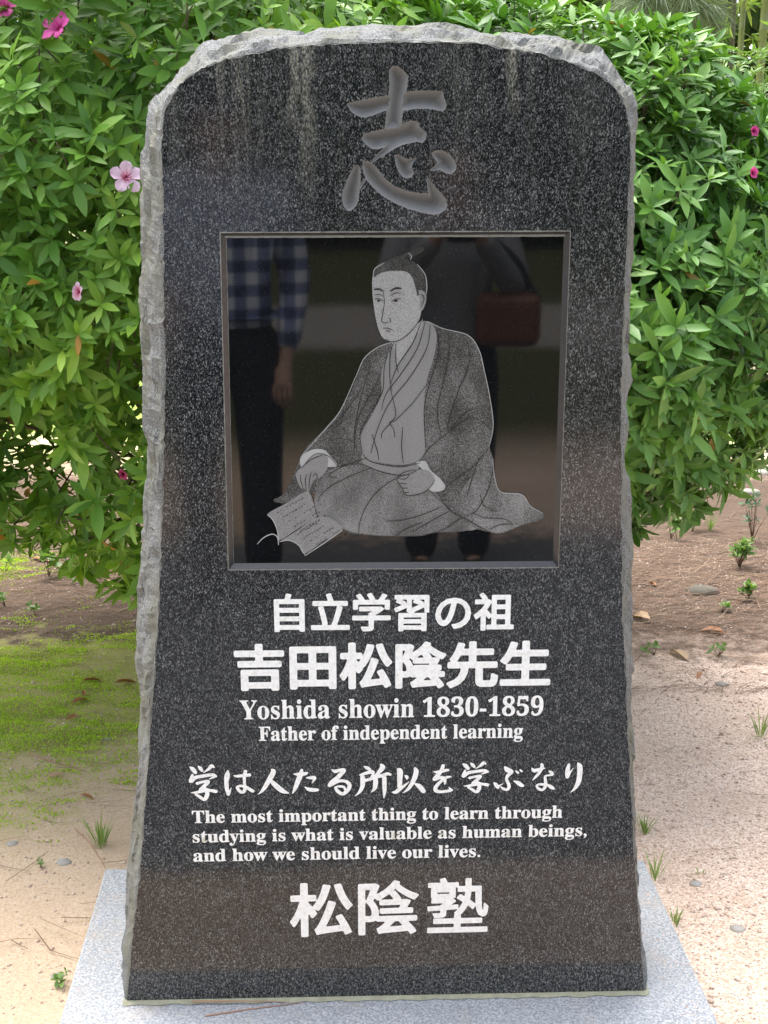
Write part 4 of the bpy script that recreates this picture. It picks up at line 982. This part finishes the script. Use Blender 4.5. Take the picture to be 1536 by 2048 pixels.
def needle_thing(name, label, pts_px, z=None, w=0.0012):
    P = [on_z(px, py, z if z is not None else 0.0) for px, py in pts_px]
    if z is None: P = [Vector((p.x, p.y, gz(p.x, p.y)+0.004)) for p in P]
    root = P[0]; mb = MB(); mb.tube([p-root for p in P], [w*1.3, w, w*0.5], 5)
    o = mb.build(name, M['needle_red']); o.location = root; tag(o, label, 'pine needle'); return o
needle_thing('pine_needle', 'reddish dry pine needle lying on the front of the granite slab', [(410, 2032), (500, 2018), (610, 2005)], PL_Z+0.0015, 0.0011)
needle_thing('pine_needle', 'tan dry pine needle along the foot of the black stone', [(385, 2003), (470, 2002), (575, 2004)], PL_Z+0.0075, 0.0011)
needle_thing('pine_needle', 'long dry needle leading to the back corner of the slab', [(150, 1660), (180, 1690), (211, 1738)])
needle_thing('pine_needle', 'straight pale needle lying across the moss left of the monument', [(57, 1507), (110, 1522), (172, 1541)])
def dead_leaf(px, py, size, label, mat='dead', group=None, rz=None):
    p = on_z(px, py, 0.0); p.z = gz(p.x, p.y) + 0.003
    a = rz if rz is not None else random.uniform(0, 6.28); n = 1
    V, t, q = leaf_arrays(np.array([[-size/2, 0, 0.004]]), np.array([[1.0, 0, 0.12]]), np.array([[0, 0.25, 1.0]]), np.array([size]), np.array([size*0.42]), 0.7, 0.25)
    o = link('fallen_leaf', npmesh('fallen_leaf', V, t, q, True), M[mat]); o.location = p; o.rotation_euler = (random.uniform(-.2, .2), random.uniform(-.2, .2), a)
    tag(o, label, 'leaf', group)
for a in ((251, 1361, 0.075, 'bright rust-brown leaf on the moss right beside the monument edge'), (159, 1395, 0.06, 'red-brown leaf in the middle of the moss patch'), (183, 1356, 0.06, 'dark curled leaf on the moss above the red-brown one'),
          (83, 1120, 0.09, 'orange-brown curled leaf under the left azalea above the round-leaved weed'), (222, 1173, 0.08, 'pale pinkish leaf in the litter close to the monument', 'dead_pale'), (144, 1432, 0.04, 'small brown leaf at the lower part of the moss'), (168, 1381, 0.035, 'tiny orange leaf on the moss beside the red-brown one'),
          (111, 1552, 0.045, 'pale tan leaf at the end of the straight needle', 'dead_pale'), (174, 1593, 0.04, 'little orange leaf on bare sand left of the monument'),
          (1278, 1236, 0.12, 'long tan leaf in the litter right beside the stone', 'dead_pale'), (1360, 1311, 0.10, 'large brown leaf lying on the gravel edge of the litter', 'dead_pale'), (1425, 1261, 0.085, 'orange-brown leaf on the gravel right of the litter'), (1398, 1352, 0.04, 'small orange leaf alone on the pink gravel'), (1306, 1170, 0.05, 'ochre leaf in the dark litter under the right azalea')):
    dead_leaf(*a)
def rock(px, py, size, label, mat='stone', flat=0.5, seed=0):
    p = on_z(px, py, 0.0); p.z = gz(p.x, p.y); bm = bmesh.new(); bmesh.ops.create_icosphere(bm, subdivisions=2, radius=size)
    r = random.Random(seed+int(px)); 
    for v in bm.verts: v.co *= r.uniform(0.82, 1.15); v.co.z *= flat; v.co.x *= 1.25
    me = bpy.data.meshes.new('pebble'); bm.to_mesh(me); bm.free(); me.polygons.foreach_set('use_smooth', [True]*len(me.polygons))
    o = link('pebble', me, M[mat]); o.location = p; tag(o, label, 'stone')
for a in ((24, 1685, 0.012, 'grey pebble on the sand at the left edge of the picture', 'stone_grey'), (127, 1727, 0.015, 'flat grey pebble on the sand left of the slab corner', 'stone_grey'), (114, 1952, 0.011, 'white pebble on the sand beside the slab'), (213, 1469, 0.013, 'pale pebble at the edge of the moss near the stone'),
          (1475, 1853, 0.014, 'grey-white pebble on the gravel right of the slab', 'stone_grey'), (1443, 1365, 0.018, 'round white pebble on the pink gravel below the litter'), (1502, 985, 0.04, 'pale flat stone on the sand beyond the right azalea'), (1525, 945, 0.06, 'largest pale flat stone at the right edge beyond the azalea'), (1405, 1185, 0.05, 'dark mossy stone half sunk in the litter', 'stone_dark'), (1392, 1763, 0.012, 'brown chip of stone beside the slab on the right', 'stone_grey')):
    rock(*a, flat=0.45)
def tuft(px, py, h, n, label, mat='grass', lean=0.35, name='grass_tuft', rad=0.012):
    p = on_z(px, py, 0.0); p.z = gz(p.x, p.y); r = np.random.default_rng(int(px*7+py))
    an = r.uniform(0, 6.28, n); d = np.stack([np.cos(an)*lean*r.random(n), np.sin(an)*lean*r.random(n), np.ones(n)], 1); pos = np.stack([np.cos(an)*rad*r.random(n), np.sin(an)*rad*r.random(n), 0*an-0.002], 1)
    L = h*r.uniform(0.5, 1.1, n); up = np.stack([np.cos(an), np.sin(an), 0.2+0*an], 1)
    V, t, q = leaf_arrays(pos, d, -up, L, np.full(n, 0.0034), 0.3, 0.18)
    o = link(name, npmesh(name, V, t, q, True), M[mat]); o.location = p; tag(o, label, 'grass')
for a in ((202, 1697, 0.10, 34, 'fine upright grass tuft on the sand left of the slab'), (1290, 1665, 0.06, 30, 'low sparse grass beside the right edge of the stone'), (1310, 1752, 0.085, 14, 'thin grass sprig at the back corner of the slab, right'), (1352, 1842, 0.045, 16, 'short grass sprig halfway along the right side of the slab'), (1522, 1470, 0.09, 22, 'grass tuft on the gravel at the right edge of the picture'), (1420, 1062, 0.09, 24, 'grass tuft under the lower right tip of the azalea'), (1400, 1745, 0.02, 8, 'tiny grass sprout on the gravel right of the slab')):
    tuft(*a)
def weed(px, py, size, nl, label, mat='weed', wr=0.6, levels=1, h=0.05, name='weed'):
    p = on_z(px, py, 0.0); p.z = gz(p.x, p.y); root = empty(name, p); tag(root, label, 'weed')
    r = np.random.default_rng(int(px*3+py)); n = levels
    pos = np.stack([r.normal(0, size*0.6*(levels > 1), n), r.normal(0, size*0.6*(levels > 1), n), h*r.uniform(0.4, 1.0, n)], 1)
    ax = np.stack([r.normal(0, .3, n), r.normal(-.2, .3, n), np.ones(n)], 1)
    V, t, q = leaf_arrays(*rosettes(pos, ax, nl, size, wr, (0.8, 1.5)))
    link('leaves', npmesh('leaves', V, t, q, True), M[mat], root)
    mb = MB()
    for k in range(n): mb.tube([Vector((0, 0, -0.005)), Vector((pos[k][0]*.4, pos[k][1]*.4, pos[k][2]*.5)), Vector(pos[k])], [0.0018, 0.0014, 0.001], 4)
    mb.build('stems', M['twig'], root)
for a in ((98, 1152, 0.055, 8, 'round-leaved light green weed under the left azalea', 'weed', 0.75, 5, 0.09), (170, 1160, 0.16, 6, 'dark strap-leaved seedling lying in the litter by the stone', 'weed_dark', 0.10, 3, 0.03), (71, 1228, 0.04, 6, 'small pale weed on the gravel above the moss', 'weed', 0.5, 2, 0.03), (10, 1206, 0.05, 6, 'grey-green weed at the left edge above the moss', 'weed', 0.6, 3, 0.05), (11, 1142, 0.07, 7, 'tall-leaved weed at the left edge under the azalea', 'weed', 0.35, 3, 0.06),
          (82, 1738, 0.016, 6, 'tiny weed on the sand left of the grass tuft', 'weed', 0.6, 3, 0.012), (117, 1972, 0.02, 6, 'small green weed against the left side of the slab', 'weed', 0.6, 5, 0.015), (1479, 1135, 0.05, 8, 'feathery light green weed on the gravel right of the litter', 'weed', 0.3, 26, 0.11), (1504, 1086, 0.05, 7, 'dark bluish weed standing upright at the right edge', 'weed_dark', 0.4, 12, 0.20), (1497, 1200, 0.04, 5, 'clover-like weed on the gravel at the right edge', 'weed', 0.8, 9, 0.05), (1443, 1222, 0.035, 5, 'small two-leaved weed between the dark stone and the clover', 'weed', 0.6, 3, 0.03), (1438, 1308, 0.03, 5, 'little weed on the pink gravel near the right edge', 'weed', 0.7, 5, 0.03), (1309, 1308, 0.03, 5, 'little weed on the gravel close to the stone, right side', 'weed', 0.7, 4, 0.03), (1342, 1075, 0.06, 7, 'leafy seedling in the litter beside the thin dark stem', 'weed', 0.4, 5, 0.10), (1385, 1062, 0.06, 7, 'bright seedling under the middle of the right azalea', 'weed', 0.4, 6, 0.09)):
    weed(a[0], a[1], a[2]*0.6, *a[3:])

# ------------------------------------------------------------------ the two people whose reflections show in the polish
def mirrored(px, py, z=0.0):
    """the real ground point whose mirror image in the stone's face is seen at this pixel"""
    p = on_z(px, py, z); n = -BY
    return p - 2*((p-B0).dot(n))*n
def skin(name, verts, edges, root, mat, sub=2):
    me = bpy.data.meshes.new('tmp'); me.from_pydata([v[:3] for v in verts], edges, []); o = bpy.data.objects.new('tmp', me); COL.objects.link(o)
    o.modifiers.new('s', 'SKIN'); me.skin_vertices or None
    if not me.skin_vertices:
        bpy.context.view_layer.objects.active = o; bpy.context.view_layer.update()
    lay = me.skin_vertices[0]
    for i, v in enumerate(verts):
        r = v[3]; lay.data[i].radius = r if isinstance(r, tuple) else (r, r); lay.data[i].use_root = (i == 0)
    o.modifiers['s'].use_smooth_shade = True
    sm = o.modifiers.new('sub', 'SUBSURF'); sm.levels = sub; sm.render_levels = sub
    bpy.context.view_layer.update()
    m2 = bpy.data.meshes.new_from_object(o.evaluated_get(bpy.context.evaluated_depsgraph_get())); m2.name = name
    bpy.data.objects.remove(o); bpy.data.meshes.remove(me)
    return link(name, m2, mat, root)
M['skin'] = plain('skin', (0.48, 0.30, 0.22), 0.55, 0.08); M['hair'] = plain('dark_hair', (0.015, 0.013, 0.012), 0.5, 0.3, 90)
M['grey_cloth'] = plain('grey_cloth', (0.22, 0.225, 0.235), 0.9, 0.12, 60); M['dark_cloth'] = plain('dark_cloth', (0.016, 0.019, 0.027), 0.9, 0.2, 60)
M['shoe'] = plain('shoe_leather', (0.03, 0.025, 0.022), 0.5); M['bag'] = plain('brown_leather', (0.16, 0.06, 0.03), 0.5); M['cam'] = plain('camera_body', (0.03, 0.03, 0.032), 0.4)
def mat_plaid():
    t = NT('blue_plaid_cloth'); c = t.coord(); x, y, z = t.sep(c)
    def st(v, f, ph=0.0): return t.mr(t.math('SINE', t.math('ADD', t.math('MULTIPLY', v, f), ph)), -0.15, 0.15)
    a, b = st(x, 75), st(z, 75); k = t.math('MULTIPLY', t.math('ADD', a, b), 0.5)
    return t.set(t.ramp(k, [(0.0, (0.05, 0.065, 0.14)), (0.5, (0.22, 0.26, 0.42)), (1.0, (0.78, 0.80, 0.88))]), 0.9)
M['plaid'] = mat_plaid(); M['fan_red'] = plain('red_print', (0.62, 0.10, 0.12), 0.7, 0.5, 30); M['fan_rim'] = plain('pale_lilac_paper', (0.85, 0.83, 0.92), 0.7, 0.1)
def person(label, loc, rz, s, shirt, trousers, wrists, elbows, hem, hair_long=False):
    root = empty('person', (loc.x, loc.y, gz(loc.x, loc.y)), rz); tag(root, label, 'person')
    def sc(v): return (v[0]*s, v[1]*s, v[2]*s, tuple(q*s for q in v[3]) if isinstance(v[3], tuple) else v[3]*s)
    V = [(0,0,.93,(.145,.105)),(0,0,1.10,(.130,.095)),(0,.01,1.28,(.150,.105)),(0,-.005,1.42,(.075,.065)),(0,.0,1.485,.052),(0,.012,1.555,(.075,.088)),(0,.010,1.635,(.072,.085)),(0,.085,1.515,.030),(0,.118,1.565,.012),(.082,.0,1.565,.014),(-.082,.0,1.565,.014)]
    E = [(0,1),(1,2),(2,3),(3,4),(4,5),(5,6),(5,7),(5,8),(5,9),(5,10)]
    def chain(start, pts):
        p = start
        for v in pts: V.append(v); E.append((p, len(V)-1)); p = len(V)-1
        return p
    for sd in (-1, 1):
        i = 0 if sd < 0 else 1
        chain(0, [(sd*.095,0,.86,.085),(sd*.10,.012,.48,.056),(sd*.10,-.02,.09,.036),(sd*.11,.10,.035,.030)])
        w, e = wrists[i], elbows[i]
        pw = chain(2, [(sd*.165,0,1.375,.058),(*e,.040),(*w,.026)])
        d = (Vector(w)-Vector(e)).normalized(); up = Vector((0, 0, 1)); side = d.cross(up).normalized(); nrm = side.cross(d)
        palm = Vector(w) + d*.055; pp = chain(pw, [(*palm,.028)])
        for k, L in enumerate((.060, .072, .068, .052)):
            o = (k-1.5)*.019; b = palm + d*.035 + side*o; m1 = b + d*L*.45 - nrm*.008; m2 = m1 + d*L*.30 - nrm*.022; m3 = m2 + d*L*.12 - nrm*.020
            chain(pp, [(*b,.0095),(*m1,.0088),(*m2,.008),(*m3,.007)])
        th = palm - d*.02 + side*(-sd)*.030; chain(pp, [(*th,.011),(*(th+d*.035-nrm*.012),.0095),(*(th+d*.055-nrm*.025),.008)])
    skin('body', [sc(v) for v in V], E, root, M['skin'])
    SV = [(0,0,1.10,(.165,.125)),(0,0,hem,(.175,.135)),(0,.01,1.28,(.178,.130)),(0,-.002,1.425,(.090,.078))]; SE = [(0,1),(0,2),(2,3)]
    for sd in (-1, 1):
        i = 0 if sd < 0 else 1; w, e = Vector(wrists[i]), Vector(elbows[i]); w2 = e.lerp(w, 0.9); n = len(SV)
        SV += [(sd*.172,0,1.38,.076),(*e,.058),(*w2,.042)]; SE += [(2,n),(n,n+1),(n+1,n+2)]
    skin('shirt', [sc(v) for v in SV], SE, root, shirt)
    TV = [(0,0,.93,(.160,.120)),(0,0,1.03,(.155,.115))]; TE = [(0,1)]
    for sd in (-1, 1):
        n = len(TV); TV += [(sd*.10,0,.82,.105),(sd*.105,.012,.48,.080),(sd*.105,-.005,.055,.070)]; TE += [(0,n),(n,n+1),(n+1,n+2)]
    skin('trousers', [sc(v) for v in TV], TE, root, trousers)
    for sd in (-1, 1): skin('shoe', [sc(v) for v in [(sd*.105,-.05,.045,.045),(sd*.108,.05,.045,.047),(sd*.115,.15,.032,.036)]], [(0,1),(1,2)], root, M['shoe'])
    HV = [(0,-.012,1.60,(.092,.100)),(0,.005,1.665,(.080,.086)),(0,-.062,1.545,(.072,.050))]; HE = [(0,1),(0,2)]
    if hair_long: HV.append((0,-.06,1.44,(.075,.035))); HE.append((2,3))
    skin('hair', [sc(v) for v in HV], HE, root, M['hair'])
    for sd in (-1, 1):
        bm = bmesh.new(); bmesh.ops.create_icosphere(bm, subdivisions=2, radius=.009*s); me = bpy.data.meshes.new('eye'); bm.to_mesh(me); bm.free()
        e = link('eye', me, M['hair'], root); e.location = (sd*.032*s, .088*s, 1.572*s)
    return root
pA = mirrored(895, 1145); pB = mirrored(470, 1190)
wa = [(-.06,.30,1.36),(.06,.30,1.36)]; ea = [(-.24,.10,1.13),(.24,.10,1.13)]
person('person in a grey jacket and dark trousers holding up a small camera in both hands', pA, PSI, 1.0, M['grey_cloth'], M['dark_cloth'], wa, ea, 0.84)
wb = [(-.20,.20,1.07),(.20,.06,.84)]; eb = [(-.26,-.02,1.13),(.235,-.03,1.11)]
person('person in a blue and white plaid shirt holding out a round red fan', pB, PSI, 1.07, M['plaid'], M['dark_cloth'], wb, eb, 0.99, True)
def at_person(p, x, y, z): return Vector((p.x + x*math.cos(PSI) - y*math.sin(PSI), p.y + x*math.sin(PSI) + y*math.cos(PSI), z))
cr = empty('compact_camera', at_person(pA, 0, .40, 1.345), PSI); tag(cr, 'small dark compact camera held by the person in the grey jacket', 'camera')
def rbox(name, sx, sy, sz, mat, parent, loc=(0, 0, 0), bev=0.006):
    bm = bmesh.new(); bmesh.ops.create_cube(bm, size=1.0)
    for v in bm.verts: v.co = Vector((v.co.x*sx, v.co.y*sy, v.co.z*sz))
    bmesh.ops.bevel(bm, geom=list(bm.edges), offset=bev, segments=4, profile=0.6, affect='EDGES')
    me = bpy.data.meshes.new(name); bm.to_mesh(me); bm.free(); o = link(name, me, mat, parent); o.location = loc; return o
rbox('camera_body', .10, .025, .06, M['cam'], cr)
mb = MB(); mb.tube([(0, .012, 0), (0, .030, 0), (0, .036, 0)], [.024, .022, .018], 16); mb.build('lens', M['cam'], cr)
br = empty('shoulder_bag', at_person(pA, .20, .05, 1.02), PSI); tag(br, 'brown shoulder bag on a dark strap at the hip of the person in grey', 'bag')
rbox('bag_body', .24, .12, .20, M['bag'], br, (0, .08, 0), .055)
mb = MB(); st = [Vector(p) for p in smooth_curve([(.09, .09, .09), (.02, .115, .22), (-.14, .15, .34), (-.30, .06, .44), (-.30, -.06, .42), (-.1, -.15, .28), (.10, -.06, .10), (.11, .06, .08)], 5)]
mb.tube(st, [.012]*len(st), 6); mb.build('strap', M['dark_cloth'], br)
fr = empty('round_fan', at_person(pB, -.19, .30, 1.12), PSI); tag(fr, 'round red paper fan with a pale rim in the hand of the plaid shirted person', 'fan')
mb = MB(); n = 32; P = [Vector((-.12+.085*math.cos(k*2*math.pi/n), 0, -.09+.105*math.sin(k*2*math.pi/n))) for k in range(n)]
mb.add([p + Vector((0, -.003, 0)) for p in P] + [p + Vector((0, .003, 0)) for p in P], [tuple(range(n-1, -1, -1)), tuple(range(n, 2*n))] + [(k, (k+1) % n, n+(k+1) % n, n+k) for k in range(n)])
mb.build('fan_face', M['fan_red'], fr, False)
mb = MB(); P2 = P + P[:2]; mb.tube(P2, [.013]*len(P2), 6); mb.build('fan_rim', M['fan_rim'], fr)
mb = MB(); mb.tube([(-.04, 0, 0), (.03, -.01, .01), (.10, -.06, .02)], [.008, .009, .009], 8); mb.build('fan_handle', M['twig'], fr)
